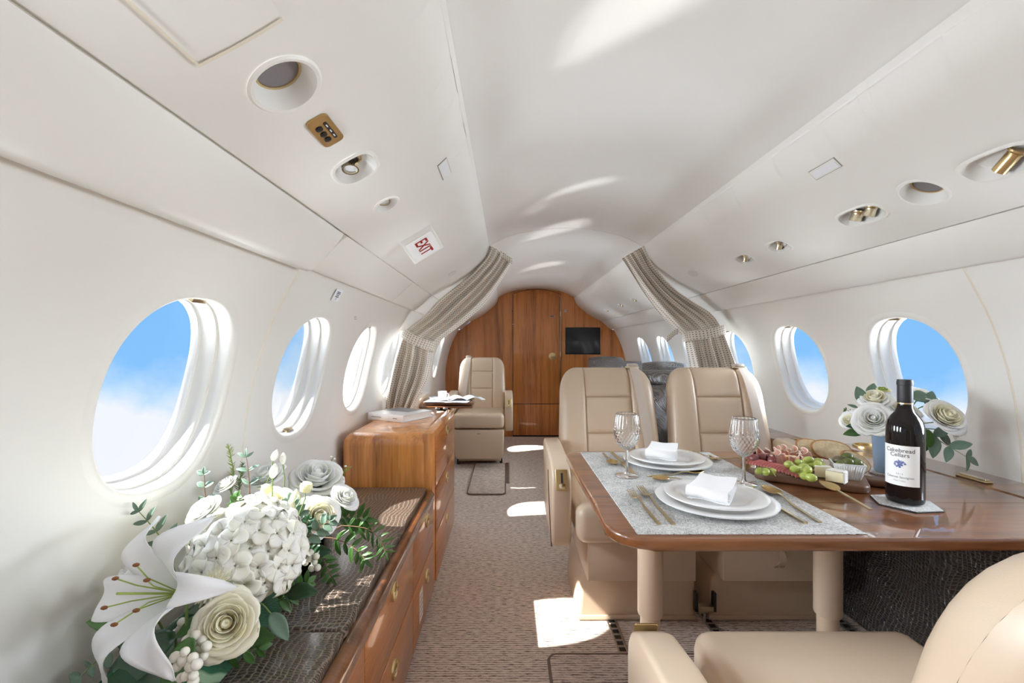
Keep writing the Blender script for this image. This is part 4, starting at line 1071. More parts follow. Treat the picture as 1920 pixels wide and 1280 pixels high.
# prosciutto
PRO = plain('prosciutto', (.62, .30, .22), .45, coat=.15, var=.45, vscale=45); PFAT = plain('ham_fat', (.78, .64, .54), .5)
for i, (px, py, w) in enumerate(((1440, 852, .07), (1456, 849, .07), (1474, 847, .06), (1490, 850, .06), (1496, 860, .05), (1462, 856, .06), (1512, 853, .05))):
    p = on_board(px, py, .02); ph = random.uniform(0, 6); rz = random.uniform(-.6, .6)
    t = thing('ham_ribbon', 'ruffled ribbon of cured ham in the heap at the back of the board', 'ham', (p.x, p.y, FZ+.001), rz, 'cured ham heap')
    def f2(u, v, w=w, ph=ph):
        x = (u-.5)*w; a_ = 5*PI*u+ph
        return Vector((x+.006*math.sin(a_*.7), .011*math.sin(a_)+.012*(v-.5), .002+.036*v*(.75+.25*math.sin(a_*.5+1))+.004*math.cos(a_)))
    obj('meat', thick(grid(f2, 40, 5), .0012), PRO, t)
    obj('fat_edge', tube([f2(j/40, 1.0) for j in range(41)], .0018, 6), PFAT, t)
# cheeses
CHY = plain('cheese_yellow', (.80, .62, .32), .45, sss=.2); CHW = plain('brie_inside', (.82, .74, .50), .4, sss=.2); RIND = plain('brie_rind', (.80, .78, .72), .8, bump=.5, bscale=250, var=.12, vscale=60)
for lab, px, py, L_, W_, H_, a in (('pale yellow cheese slab leaning behind the salami', 1474, 864, .060, .018, .022, BA+.35), ('flat strip of yellow cheese running toward the grapes', 1500, 876, .085, .012, .012, BA-.05)):
    p = on_board(px, py, .005); o = obj('cheese_stick', rbox(-L_/2, L_/2, -W_/2, W_/2, 0, H_, .002, 2), CHY, loc=p, rotz=a); tag(o, lab, 'cheese')
for lab, px, py, a in (('brie wedge showing its white rind, beside the grapes', 1541, 897, BA+.2), ('brie wedge showing its creamy cut face, beside the olive dish', 1567, 906, BA-.25)):
    p = on_board(px, py, 0)
    t = thing('brie_wedge', lab, 'cheese', p+BY*.016, a)
    obj('paste', prism([(-.020, -.013), (.020, -.013), (.022, .016), (-.010, .018)], .0015, .031, 'z', .003, 2), CHW, t)
    obj('rind', prism([(.0205, -.0138), (.024, -.0125), (.0255, .0165), (.0218, .0178)], 0, .0325, 'z', .002, 1), RIND, t)
    obj('rind', prism([(-.021, -.014), (.021, -.014), (.023, .017), (-.011, .019)], .0312, .0335, 'z', .001, 1), RIND, t)
# bread
BRD = plain('bread_crumb', (.74, .58, .37), .85, bump=1.0, bscale=160, var=.42, vscale=75); CRU = plain('bread_crust', (.42, .20, .07), .7, bump=.6, bscale=120, var=.3, vscale=30)
def bread(lab, p, rot3, w=.060, h=.036):
    t = thing('bread_slice', lab, 'bread', p, rot3=rot3)
    ol = [(w*math.cos(a)*(1+.06*math.sin(3*a)), h*math.sin(a)*(1+.10*math.cos(2*a))) for a in [2*PI*k/36 for k in range(36)]]
    obj('crumb', prism([(x*.93, y*.90) for x, y in ol], -.0068, .0064, 'y', .001, 1), BRD, t)
    obj('crust', prism(ol, -.0062, .0058, 'y', .003, 2), CRU, t)
p = on_board(1560, 862, .0); bread('toasted bread slice standing upright behind the olive dish', p+Vector((0, .006, .031)), (-.22, .10, BA+.15), .056, .036)
p = on_board(1538, 861, .0); bread('toasted bread slice tucked behind the upright one', p+Vector((-.004, .034, .029)), (-.30, .2, BA+.25), .050, .033)
p = on_board(1606, 884, .0); bread('toasted bread slice leaning at the handle end of the board', p+Vector((.0, .006, .027)), (-.35, .5, BA+.5), .046, .030)
# olive dish
RM = plain('dish_white', (.82, .84, .86), .15, coat=.5)
p = on_board(1590, 899); RC = p+BY*.025
t = thing('olive_dish', 'small square white ribbed dish filled with olives', 'dish', (RC.x, RC.y, FZ), BA+.12)
def ring_sq(a, z): return [Vector((x*a, y*a*.82, z)) for x, y in ((-1, -1), (1, -1), (1, 1), (-1, 1))]
rs = ring_sq(.028, 0)+ring_sq(.038, .040)+ring_sq(.0385, .044)+ring_sq(.0350, .044)+ring_sq(.0335, .036)+ring_sq(.027, .006)
F_ = [(3, 2, 1, 0)]
for j in range(5):
    for k in range(4): F_.append((j*4+k, j*4+(k+1) % 4, j*4+4+(k+1) % 4, j*4+4+k))
F_.append((20, 21, 22, 23))
obj('bowl', (rs, F_), RM, t, sharp=20)
for k in range(13):
    x = -.026+.052*k/12
    obj('rib', tube([(x, -.0230, .002), (x*1.33, -.0310, .038)], .0013, 6), RM, t)
    if k < 10:
        y = -.020+.040*k/9; obj('rib', tube([(.0280, y, .002), (.0378, y*1.3, .038)], .0013, 6), RM, t)
ov = sphere(.0122, 16, 10, 1, 1, 1.28)
for i, (x, y, z, m, rz) in enumerate(((-.020, .004, .046, OLB, .4), (.003, .014, .056, OLV, 1.2), (-.002, -.012, .046, OLV, .8), (.021, -.006, .044, OLV, 1.4), (.020, .016, .044, OLV, .2), (-.018, -.016, .040, OLV, 2.0), (-.016, .019, .044, OLB, 2.6))):
    q = Matrix.Rotation(BA+.12, 4, 'Z') @ Vector((x, y, 0))
    o = obj('olive', ov, m, loc=(RC.x+q.x, RC.y+q.y, FZ+z)); o.rotation_euler = (1.4, .2, rz)
    tag(o, 'brownish olive in the white dish' if m is OLB else 'glossy green olive in the white dish', 'olive', 'brown olives' if m is OLB else 'green olives')
# jam jar
p = on_board(1419, 856)
t = thing('jam_jar', 'tiny dark red jam jar with black lid and white emblem', 'jar', (p.x+.008, p.y+.045, FZ))
obj('glass', lathe([(.0001, 0), (.019, 0), (.021, .003), (.021, .026), (.019, .030), (.0001, .030)], 24), plain('jam_red', (.045, .008, .008), .1, coat=.8), t)
obj('lid', lathe([(.0205, .030), (.0212, .032), (.0212, .042), (.020, .044), (.0001, .044)], 24), BLACKP, t)
obj('emblem', xf(join(tube([(.006*math.cos(a), .006*math.sin(a), 0) for a in [2*PI*k/14 for k in range(16)]], .0008, 5), rbox(-.0035, .0035, -.0008, .0008, -.0004, .0004)), Matrix.Translation((-.009, -.0196, .016)) @ Matrix.Rotation(-.42, 4, 'Z') @ Matrix.Rotation(PI/2, 4, 'X')), WHITEP, t)
# cheese knife
h, q = onz(1536, 904, FZ+.001), onz(1633, 960, TZ+.002); d = h-q
t = thing('cheese_knife', 'gold leaf-shaped cheese knife resting on the board edge', 'knife', (h+q)/2, rot3=(0, 0, 0))
zz = d.normalized(); xx = zz.cross(Vector((0, 0, 1))).normalized(); up = xx.cross(zz)
t.matrix_world = Matrix.Translation((h+q)/2+Vector((0, 0, .004))) @ Matrix((xx, zz, up)).transposed().to_4x4()
L_ = d.length
obj('handle', bar([(0, -L_/2, 0, .0095, .004), (0, 0, 0, .0065, .004), (0, L_*.14, .001, .005, .003)]), CUT, t)
obj('blade', thick(grid(lambda u, v: ((u-.5)*.040*math.sin(PI*min(1, .06+.94*(v**.75)))**.8, L_*(.12+.38*v), .002+.004*math.sin(PI*v)), 8, 14), .0015), CUTB, t)

# wine bottle ---------------------------------------------
p = onz(1697, 941, TZ+.005)
CO = Vector((p.x, p.y, TZ))
o = thing('coaster', 'hexagonal grey woven coaster under the wine bottle', 'coaster', CO, .10)
hexa = [(.072*math.cos(PI/3*k), .072*math.sin(PI/3*k)) for k in range(6)]
obj('backing', prism(hexa, 0, .0035, 'z', .0008, 1), BLACKP, o)
obj('weave', prism([(x*.975, y*.975) for x, y in hexa], .003, .0048, 'z', .0005, 1), WEAVE, o)
BG = plain('bottle_glass', (.006, .004, .004), .05, coat=0.0, spec=.4)
BB = TZ+.005
t = thing('wine_bottle', 'dark red wine bottle with white grape-emblem label and black capsule', 'bottle', (CO.x, CO.y, BB))
BR = .0385
obj('body', lathe([(.0001, .004), (.030, .001), (.036, .004), (BR, .010), (BR, .175), (.0378, .190), (.0345, .204), (.028, .216), (.020, .226), (.0162, .236), (.0150, .248), (.0148, .30)], 56), BG, t)
CAP = plain('capsule_black', (.020, .021, .024), .45)
cp = obj('capsule', lathe([(.0154, .246), (.0158, .247), (.0158, .292), (.0168, .293), (.0168, .301), (.0160, .303), (.0160, .306), (.0001, .3065)], 36), CAP, t)
obj('gold_band', lathe([(.0160, .2455), (.0161, .2465), (.0161, .2480), (.0160, .2485)], 36), GOLD, cp)
dirc = math.atan2(-CO.y, CAMX-CO.x)                 # towards the aisle end of the table
LA = dirc-math.radians(16)
def cyl(v, r=BR+.0004):                             # flat (x,z) -> wrapped round the bottle, x in metres of arc
    a = LA+v.x/BR; return Vector(((r+v.y)*math.cos(a), (r+v.y)*math.sin(a), v.z))
LBL = plain('label_paper', (.80, .80, .78), .55)
lb = obj('label', thick(grid(lambda u, v: cyl(Vector((-.040+.080*u, .0, .048+.098*v))), 30, 2), -.0003), LBL, t)
INK = plain('label_ink', (.05, .05, .055), .6); BLU = plain('emblem_blue', (.10, .13, .30), .6)
def word(s, size, z, m=INK, sx=1.0, bold=.0):
    T = Matrix.Translation((0, 0, z)) @ Matrix.Rotation(PI/2, 4, 'X') @ Matrix.Diagonal((sx, 1, 1, 1))
    text_obj('lettering', s, size, m, lb, T, ext=.0001, bold=bold, bend=lambda v: cyl(Vector((v.x, .0006-v.y*.5, v.z))))
word('Cakebread', .0135, .1335, INK, 1.0, .0001); word('Cellars', .0135, .1225, INK, 1.0, .0001)
word('2 0 1 2', .0048, .0765); word('Cabernet Sauvignon', .0072, .0685, INK, .95); word('Napa Valley', .0048, .0600, SEAM)
def dab(x, z, r, m, sq=1.0): obj('emblem', thick(([cyl(Vector((x, .0007, z)))]+[cyl(Vector((x+r*math.cos(a)*sq, .0007, z+r*math.sin(a)))) for a in [2*PI*k/10 for k in range(10)]], [(0, k+1, (k+1) % 10+1) for k in range(10)]), -.0002), m, lb)
for x, z in ((-.003, .104), (.001, .105), (.005, .104), (-.001, .1005), (.003, .1005), (.001, .097), (.001, .0935), (-.002, .0965), (.005, .0985)): dab(x, z, .0024, BLU)
LBU = plain('emblem_pale', (.30, .34, .52), .6)
for k in range(11):
    a = PI*(.05+1.25*k/10)+.0; dab(.001+.0098*math.cos(a), .1005+.0075*math.sin(a), .0019, LBU if k % 2 else BLU, 1.3)
obj('emblem', thick(grid(lambda u, v: cyl(Vector((-.003+.004*v+.001*u, .0008, .113-.007*v))), 1, 4), -.0002), INK, lb)
# ------------------------------------------------------------------ flowers
def petal_mat(name, base, tip, rough=.6):
    m, t, b = new_mat(name)
    co = t.nodes.new('ShaderNodeTexCoord'); n = t.nodes.new('ShaderNodeTexNoise'); n.inputs['Scale'].default_value = 30
    t.links.new(co.outputs['Object'], n.inputs['Vector'])
    r = ramp(t, [(.3, base), (.65, tip)]); t.links.new(n.outputs['Fac'], r.inputs[0]); t.links.new(r.outputs[0], b.inputs['Base Color'])
    b.inputs['Roughness'].default_value = rough; b.inputs['Specular IOR Level'].default_value = .3
    b.inputs['Subsurface Weight'].default_value = .25; b.inputs['Subsurface Radius'].default_value = (.006, .006, .004); b.inputs['Subsurface Scale'].default_value = .5
    return m
PW = petal_mat('petal_white', (.80, .81, .76), (.86, .86, .84)); PCREAM = petal_mat('petal_cream', (.78, .74, .54), (.85, .82, .68)); PHY = petal_mat('petal_hydrangea', (.80, .79, .66), (.85, .85, .80))
PYEL = petal_mat('petal_yellow', (.78, .74, .36), (.82, .80, .55)); PLIL = petal_mat('petal_lily', (.84, .85, .86), (.87, .87, .87))
LG = plain('leaf_green', (.055, .145, .030), .38, coat=.25, var=.35, vscale=25); LD = plain('leaf_dark', (.020, .070, .028), .32, coat=.3, var=.3, vscale=25)
LE = plain('leaf_eucalyptus', (.13, .21, .15), .5, var=.25, vscale=30); LY = plain('leaf_lime', (.32, .42, .08), .5, var=.25, vscale=40)
STG = plain('stem_green', (.16, .24, .07), .6); STB = plain('stem_brown', (.22, .13, .07), .7); BERRY = plain('snowberry', (.83, .80, .72), .4, coat=.2, sss=.2)
TX0, TX1, TY0, TY1, TZ0 = -1.025, -.882, .70, 1.365, .4825
VC = Vector((.83, 1.42, .71))
def root_stem(t, p, r=.0018, m=None, tuck=False):
    """stem from a flower's base down into its vase, in world space under the empty t"""
    p = Vector(p)
    if p.x > 0 and tuck:                                  # greenery pushed in among the blooms
        d_ = Vector((.80, 1.43, .85))-p; o = obj('stem', tube([p, p+d_*.5*min(1, .05/d_.length)+Vector((0, 0, .003)), p+d_*min(1, .05/d_.length)], r, 6), m or STG, t)
        o.matrix_parent_inverse = t.matrix_basis.inverted(); return
    if p.x < 0:
        q = Vector((min(max(p.x, TX0+.028), TX1-.028), min(max(p.y, TY0+.03), TY1-.03), TZ0+.060))
        out_ = not (TX0 < p.x < TX1 and TY0 < p.y < TY1)
        c = p.lerp(q, .5); c.z = max(c.z, TZ0+.112) if out_ else c.z
        if out_ and p.z < TZ0+.115: c = p.lerp(q, .35); c.z = TZ0+.125
    else:
        h_ = Vector((p.x-VC.x, p.y-VC.y, 0)); h_ = h_.normalized()*min(.024, h_.length)
        q = Vector((VC.x, VC.y, .72))-h_*.3; c = Vector((VC.x, VC.y, .842))+h_
    pts = [poly_at([p, c, q], k/10) for k in range(11)]
    o = obj('stem', tube(pts, r, 6), m or STG, t)
    o.matrix_parent_inverse = t.matrix_basis.inverted()
def axis_m(p, ax, spin=0.0):
    z = Vector(ax).normalized(); q = z.to_track_quat('Z', 'Y'); return Matrix.Translation(p) @ q.to_matrix().to_4x4() @ Matrix.Rotation(spin, 4, 'Z')
def bloom(kind, label, p, ax, R, mats=(PW, PW), layers=5, group=None, openness=1.0, calyx=True):
    t = thing(kind, label, 'flower', rot3=(0, 0, 0), group=group); t.matrix_world = axis_m(p, ax, random.uniform(0, 6))
    n = layers*3+2
    for i in range(n):
        f = i/(n-1); th0 = i*2.39996*(.62 if f < .3 else 1.0)+random.uniform(-.1, .1)
        rb = R*(.05+.14*f); rt = R*(.20+.66*f**.9)*openness*random.uniform(.95, 1.05); hh = R*(.76-.10*f-.16*f*f)*random.uniform(.95, 1.06); z0 = -R*.06*f
        curl = R*.30*f*f; dth = PI*(.42-.10*f); pt = random.uniform(-.5, .5); rl = R*.12*f
        def g(u, v):
            q = 2*u-1; vm = 1-.30*abs(q)**2.6+.05*f*math.exp(-((q-pt)/.25)**2); w = v*vm
            wd = dth*(.50+.50*math.sin(PI*min(1, .10+.60*w)))
            r = rb+(rt-rb)*(math.sin(w*PI/2)**.75)+curl*w**4+rl*abs(q)**2.5*w**2*(1 if q > 0 else .3)
            z = z0+hh*w-curl*.85*w**5-rl*.5*abs(q)**3*w*w
            th = th0+q*wd
            return Vector((r*math.cos(th), r*math.sin(th), z))
        obj('petal', thick(grid(g, 8, 7), .0006), mats[0] if f < .6 else mats[1], t, sharp=None)
    obj('heart', lathe([(R*.10, 0), (R*.17, R*.25), (R*.16, R*.48), (R*.10, R*.60), (R*.03, R*.55), (.0001, R*.50)], 12), mats[0], t)
    if calyx: obj('calyx', lathe([(.0001, -R*.35), (R*.08, -R*.33), (R*.22, -R*.12), (R*.16, R*.1)], 10), STG, t)
    root_stem(t, Vector(p)-Vector(ax).normalized()*R*.30)
    return t
def leaf_shape(L, w, fold=.18, curl=.15, tip=1.0):
    def f(u, v):
        q = 2*u-1; ww = w/2*math.sin(PI*min(1, v*.97+.03)**.85)**.8
        return (q*ww, L*v, fold*abs(q)*ww-curl*L*v*v)
    return thick(grid(f, 6, 10), .0006)
LEAF = {}
def leaf_mesh(kind, m):
    key = (kind, m.name)
    if key not in LEAF:
        sh = {'round': leaf_shape(1, .62, .3, .12), 'long': leaf_shape(1, .34, .25, .25), 'broad': leaf_shape(1, .50, .22, .22), 'slim': leaf_shape(1, .22, .2, .3)}[kind]
        me = bpy.data.meshes.new('leaf'); me.from_pydata([tuple(p) for p in sh[0]], [], sh[1]); me.polygons.foreach_set('use_smooth', [True]*len(me.polygons)); me.materials.append(m); LEAF[key] = me
    return LEAF[key]
def add_leaf(t, kind, m, p, d, L, up=(0, 0, 1), roll=0.0):
    o = bpy.data.objects.new('leaf', leaf_mesh(kind, m)); COL.objects.link(o); o.parent = t
    y = Vector(d).normalized(); u = Vector(up); x = y.cross(u)
    if x.length < .1: x = y.cross(Vector((1, .2, 0)))
    x.normalize(); z = x.cross(y)
    o.matrix_local = Matrix.Translation(p) @ Matrix((x, y, z)).transposed().to_4x4() @ Matrix.Rotation(roll, 4, 'Y') @ Matrix.Diagonal((L, L, L, 1))
    return o
def sprig(kind, label, pts, lk, m, n, L, sm=STG, sr=.0014, group=None, spread=.9, tip=True):
    pts = [Vector(p) for p in pts]; o0 = pts[0].copy()
    t = thing(kind, label, 'foliage', o0, group=group)
    Q = [poly_at(pts, k/12)-o0 for k in range(13)]
    obj('stem', tube(Q, [sr*(1-.5*k/12) for k in range(13)], 6), sm, t)
    for k in range(n):
        v = .12+.86*k/max(1, n-1); i = min(int(v*12), 11); p = Q[i].lerp(Q[i+1], v*12-i); d = (Q[i+1]-Q[i]).normalized()
        side = d.cross(Vector((random.uniform(-.3, .3), -1, random.uniform(-.2, .5)))).normalized()
        for s in (-1, 1):
            add_leaf(t, lk, m, p, d*(1-spread*.6)+side*s*spread+Vector((0, random.uniform(-.2, .2), random.uniform(-.1, .2))), L*random.uniform(.8, 1.1)*(1-.35*v), (0, -1, .4), random.uniform(-.5, .5))
    if tip: add_leaf(t, lk, m, Q[-1], Q[-1]-Q[-2], L*.6, (0, -1, .4))
    root_stem(t, o0, sr, sm, True)
    return t
def needle_sprig(label, pts, m=LY, n=60, L=.014, buds=0):
    pts = [Vector(p) for p in pts]; o0 = pts[0].copy(); t = thing('wax_sprig', label, 'foliage', o0)
    Q = [poly_at(pts, k/12)-o0 for k in range(13)]
    obj('stem', tube(Q, .0011, 5), STG, t); parts = []
    for k in range(n):
        v = .15+.85*k/n; i = min(int(v*12), 11); p = Q[i].lerp(Q[i+1], v*12-i); d = (Q[i+1]-Q[i]).normalized()
        a = random.uniform(0, 2*PI); s = Vector((math.cos(a), math.sin(a), random.uniform(-.2, .3))); e_ = p+(d*.7+s*.8).normalized()*L*random.uniform(.6, 1.1)*(1.15-.5*v)
        parts.append(tube([p, p.lerp(e_, .5), e_], [.0006, .0009, .0002], 4))
    o = obj('needles', join(*parts), m, t); o['kind'] = 'stuff'
    root_stem(t, o0, .0011)
    for k in range(buds):
        v = .4+.6*k/max(1, buds-1); i = min(int(v*12), 11); p = Q[i]+Vector((random.uniform(-.012, .012), random.uniform(-.01, .01), random.uniform(-.004, .01)))
        obj('blossom', mv(sphere(.0045, 8, 6, 1, 1, .7), *p), PW, t)
    return t
def berries(label, c, n, r, spread):
    c = Vector(c); t = thing('berry_cluster', label, 'berries', c)
    for k in range(n):
        a = 2.4*k; q = spread*math.sqrt((k+.5)/n)
        obj('berry', sphere(r*random.uniform(.85, 1.1), 12, 8), BERRY, t, loc=(q*math.cos(a), -q*.35*math.sin(1.7*a)-.4*r, q*math.sin(a)))
    root_stem(t, c+Vector((0, .004, spread*.5)), .0014, STB)

# ---- long trough on the bench
t = thing('flower_trough', 'long rectangular glass trough lined with green leaves on the bench', 'vase', (0, 0, 0))
def liner_mat():
    m, tt, b = new_mat('striped_leaf'); co = tt.nodes.new('ShaderNodeTexCoord'); w = tt.nodes.new('ShaderNodeTexWave'); w.inputs['Scale'].default_value = 5; w.inputs['Distortion'].default_value = 2; w.bands_direction = 'DIAGONAL'
    tt.links.new(co.outputs['Object'], w.inputs[0]); r = ramp(tt, [(.0, (.010, .075, .035)), (.90, (.020, .130, .055)), (.97, (.36, .50, .30))]); tt.links.new(w.outputs['Fac'], r.inputs[0]); tt.links.new(r.outputs[0], b.inputs['Base Color'])
    b.inputs['Roughness'].default_value = .2; b.inputs['Coat Weight'].default_value = .6; return m
LINER = liner_mat()
obj('leaf_liner', join(rbox(TX0+.006, TX0+.010, TY0+.006, TY1-.006, TZ0+.004, TZ0+.078), rbox(TX1-.010, TX1-.006, TY0+.006, TY1-.006, TZ0+.004, TZ0+.078), rbox(TX0+.006, TX1-.006, TY0+.006, TY0+.010, TZ0+.004, TZ0+.078), rbox(TX0+.006, TX1-.006, TY1-.010, TY1-.006, TZ0+.004, TZ0+.078)), LINER, t)
obj('glass_wall', rbox(TX0, TX0+.004, TY0, TY1, TZ0, TZ0+.085, .001, 1), PANE, t); obj('glass_wall', rbox(TX1-.004, TX1, TY0, TY1, TZ0, TZ0+.085, .001, 1), PANE, t)
obj('glass_wall', rbox(TX0+.004, TX1-.004, TY0, TY0+.004, TZ0, TZ0+.085, .001, 1), PANE, t); obj('glass_wall', rbox(TX0+.004, TX1-.004, TY1-.004, TY1, TZ0, TZ0+.085, .001, 1), PANE, t)
obj('foam', rbox(TX0+.012, TX1-.012, TY0+.012, TY1-.012, TZ0+.004, TZ0+.082, .004, 1), LD, t)
# lily
p = at(332, 1112, .765); ax = Vector((-.30, -.80, .42))
t = thing('lily', 'big open white lily with long pointed petals at the bench end of the trough', 'flower', p); t.matrix_world = axis_m(p, ax, .25)
for k in range(6):
    a = PI/3*k; inner = k % 2; L_ = .150 if not inner else .138; W_ = .066 if inner else .052
    def g(u, v, L_=L_, W_=W_):
        q = 2*u-1; w = W_/2*math.sin(PI*min(1, v*.98+.02)**.9)**.75
        r = .006+L_*(.20*v+.80*v**1.25)*.92; z = -.02+.085*math.sin(min(1, v*1.15)*PI*.62)-.045*max(0, v-.55)**1.5*3
        return Vector((r, q*w, z+.22*w*abs(q)**1.6+.003*math.sin(9*v+3*q)))
    obj('petal', rot(thick(grid(g, 8, 18), .0008), 'Z', a+random.uniform(-.08, .08)), PLIL, t, sharp=None)
for k in range(6):
    a = PI/3*k+.4; e_ = Vector((.040*math.cos(a), .040*math.sin(a), .085))
    s = obj('stamen', tube([(0, 0, -.01), e_*.55+Vector((0, 0, .012)), e_], .0011, 5), LY, t)
    obj('anther', mv(sphere(.0032, 8, 6, 2.2, 1, 1), *e_), plain('anther_rust', (.25, .09, .03), .8) if 'anther_rust' not in MATS else MATS['anther_rust'], s)
root_stem(t, p-ax.normalized()*.018, .0026)
obj('pistil', tube([(0, 0, -.01), (.004, 0, .05), (.010, 0, .105)], .0018, 6), LY, t)
# second, half-hidden lily petals behind
bloom('small_lily', 'half-opened white bloom behind the big lily against the wall', at(248, 1090, .855), (-.5, -.3, .5), .040, (PLIL, PLIL), 3)
# hydrangea
hc = at(468, 1038, .94); HR = .116
t = thing('hydrangea', 'huge round creamy white hydrangea head in the middle of the trough', 'flower', hc)
fl = []
for k in range(4):
    a = PI/2*k
    def g(u, v):
        q = 2*u-1; w = .0125*math.sin(PI*min(1, .1+.72*v))**.7; r = .0015+.0205*v*(1-.10*q*q)
        return Vector((r, q*w, .0035*math.sin(PI*v)+.0025*q*q-.002*v*v))
    fl.append(rot(grid(g, 5, 5), 'Z', a))
fl.append(mv(sphere(.0018, 6, 5), 0, 0, .0015))
fm = obj('floret', thick(join(*fl[:4]), .0005), PHY, t, sharp=None)
NF = 92
for k in range(NF):
    z = 1-1.55*(k+.5)/NF; ph = k*2.39996; rr = math.sqrt(max(0, 1-z*z)); n_ = Vector((rr*math.cos(ph), rr*math.sin(ph), z))
    o = fm if k == 0 else fm.copy()
    if k: COL.objects.link(o); o.parent = t
    q = n_*HR*random.uniform(.90, 1.03); q = Vector((q.x*.88, q.y, q.z*.92))
    o.matrix_local = axis_m(q, n_+Vector((random.uniform(-.22, .22), random.uniform(-.22, .22), random.uniform(-.22, .22))), random.uniform(0, 6)) @ Matrix.Diagonal((1.32, 1.32, 1.32, 1))
obj('core', sphere(HR*.88, 20, 14, .88, 1, .92), PCREAM, t)
root_stem(t, hc-Vector((0, 0, HR*.7)), .004)
# roses and companions
B = [('rose', 'open cream rose low at the aisle side, below the hydrangea', (428, 1168), .79, (.35, -.80, .50), .053, (PCREAM, PCREAM), 6),
     ('rose', 'large white rose at the back top of the trough, widest bloom there', (594, 905), 1.30, (.25, -.35, .9), .074, (PW, PW), 6),
     ('rose', 'white ruffled bloom next to the widest rose, toward the wall', (503, 900), 1.24, (-.2, -.4, .9), .052, (PW, PW), 6),
     ('rose', 'ivory rose facing the aisle above the white berries', (592, 972), 1.14, (.6, -.6, .45), .055, (PCREAM, PW), 6),
     ('rose', 'white rose farthest out toward the raised cabinet', (643, 937), 1.22, (.6, -.3, .7), .040, (PW, PW), 5),
     ('rose', 'pale rose tucked between hydrangea and back blooms', (517, 948), 1.12, (.1, -.7, .6), .046, (PCREAM, PW), 5),
     ('ranunculus', 'small white ranunculus against the wall behind the lily', (388, 962), .995, (-.3, -.5, .75), .040, (PW, PW), 5),
     ('carnation', 'tiny white carnation beside the rosemary sprigs', (428, 912), 1.14, (-.3, -.4, .8), .030, (PW, PW), 5)]
for kind, lab, (px, py), d_, ax, R, ms, ly in B: bloom(kind, lab, at(px, py, d_), ax, R, ms, ly+1)
# pompon dahlia
p = at(398, 1100, .805); t = thing('pompon_dahlia', 'pale yellow pompon dahlia between the hydrangea and the cream rose', 'flower'); t.matrix_world = axis_m(p, (-.15, -.75, .6))
for ring in range(6):
    n = 7+ring*2
    for k in range(n):
        th = 2*PI*(k+.5*(ring % 2))/n; el = 1.35-.26*ring
        L_ = .013+.0035*ring
        g = lambda u, v: (L_*v+.003, (2*u-1)*.0042*math.sin(PI*min(1, .15+.75*v)), .0022*abs(2*u-1))
        o = obj('petal', xf(thick(grid(g, 4, 4), .0005), Matrix.Rotation(th, 4, 'Z') @ Matrix.Rotation(-el, 4, 'Y')), PYEL if ring < 3 else PCREAM, t, sharp=None)
obj('calyx', sphere(.011, 10, 8), LY, t)
root_stem(t, p+Vector((0, .006, -.006)), .0018)
# buds
for lab, b0, b1, d_, m, r in (('slim white lisianthus bud leaning toward the wall', (500, 905), (512, 862), 1.16, PW, .0085), ('upright white lisianthus bud on the tallest green stalk', (532, 925), (530, 868), 1.17, PW, .0085), ('plump white lisianthus bud in front of the taller two', (504, 960), (511, 894), 1.08, PW, .010), ('pale yellow scabiosa bud nodding over the hydrangea', (474, 965), (496, 922), 1.06, PYEL, .013), ('pale yellow bud with green sepals before the widest rose', (566, 950), (572, 920), 1.06, PYEL, .015)):
    a_, b_ = at(*b0, d_), at(*b1, d_); t = thing('flower_bud', lab, 'flower', a_); v = b_-a_
    obj('stem', tube([(0, 0, 0), v*.5+Vector((.004, 0, 0)), v], .0014, 6), STG, t)
    M_ = axis_m(v, v.normalized()+Vector((.12, 0, 0)))
    obj('bud', xf(lathe([(.0001, -.004), (r*.6, 0), (r, r*1.1), (r*.85, r*2.1), (r*.35, r*3.0), (.0001, r*3.3)] if m is PW else [(.0001, -.004), (r*.8, 0), (r, r*.7), (r*.7, r*1.3), (.0001, r*1.5)], 14), M_), m, t)
    root_stem(t, a_, .0014)
    for k in range(5): add_leaf(t, 'slim', LY, v, Matrix.Rotation(2*PI*k/5, 3, 'Z') @ Vector((.6, 0, .8)), r*1.7)
# lily bud
a_ = at(540, 985, 1.09); t = thing('lily_bud', 'long closed ivory lily bud standing before the widest rose', 'flower'); t.matrix_world = axis_m(a_, (.28, -.1, 1))
obj('bud', lathe([(.0001, 0), (.010, .006), (.017, .03), (.017, .055), (.010, .08), (.0001, .095)], 16), PCREAM, t)
root_stem(t, a_, .0022)
obj('rib', tube([(.012, -.008, .01), (.0155, -.010, .04), (.010, -.006, .08)], .0012, 5), LY, t)
# foliage
sprig('eucalyptus_sprig', 'pale eucalyptus sprig reaching up along the sidewall below the big window', [at(312, 1022, .92), at(288, 990, .92), at(260, 958, .92)], 'long', LE, 4, .040, STG, group=None, tip=True)
sprig('eucalyptus_sprig', 'small eucalyptus sprig standing behind the ranunculus', [at(386, 945, 1.06), at(384, 915, 1.06), at(383, 888, 1.06)], 'round', LE, 3, .028, STB)
sprig('eucalyptus_sprig', 'brown stemmed eucalyptus tip beside the rosemary spray', [at(468, 912, 1.13), at(466, 885, 1.13), at(462, 856, 1.13)], 'long', LE, 3, .036, STB)
needle_sprig('tall feathery rosemary-like spray behind the carnation', [at(434, 925, 1.185), at(438, 885, 1.185), at(428, 836, 1.185)], LY, 80, .020)
needle_sprig('second feathery spray close to the brown stemmed tip', [at(448, 925, 1.185), at(450, 900, 1.185), at(455, 868, 1.185)], LG, 50, .018)
needle_sprig('short feathery tip rising behind the widest rose', [at(584, 905, 1.41), at(584, 880, 1.41), at(588, 862, 1.41)], LY, 40, .014)
needle_sprig('wax flower spray with tiny white blossoms near the raised cabinet', [at(606, 920, 1.41), at(612, 890, 1.41), at(624, 858, 1.41)], LY, 30, .012, 9)
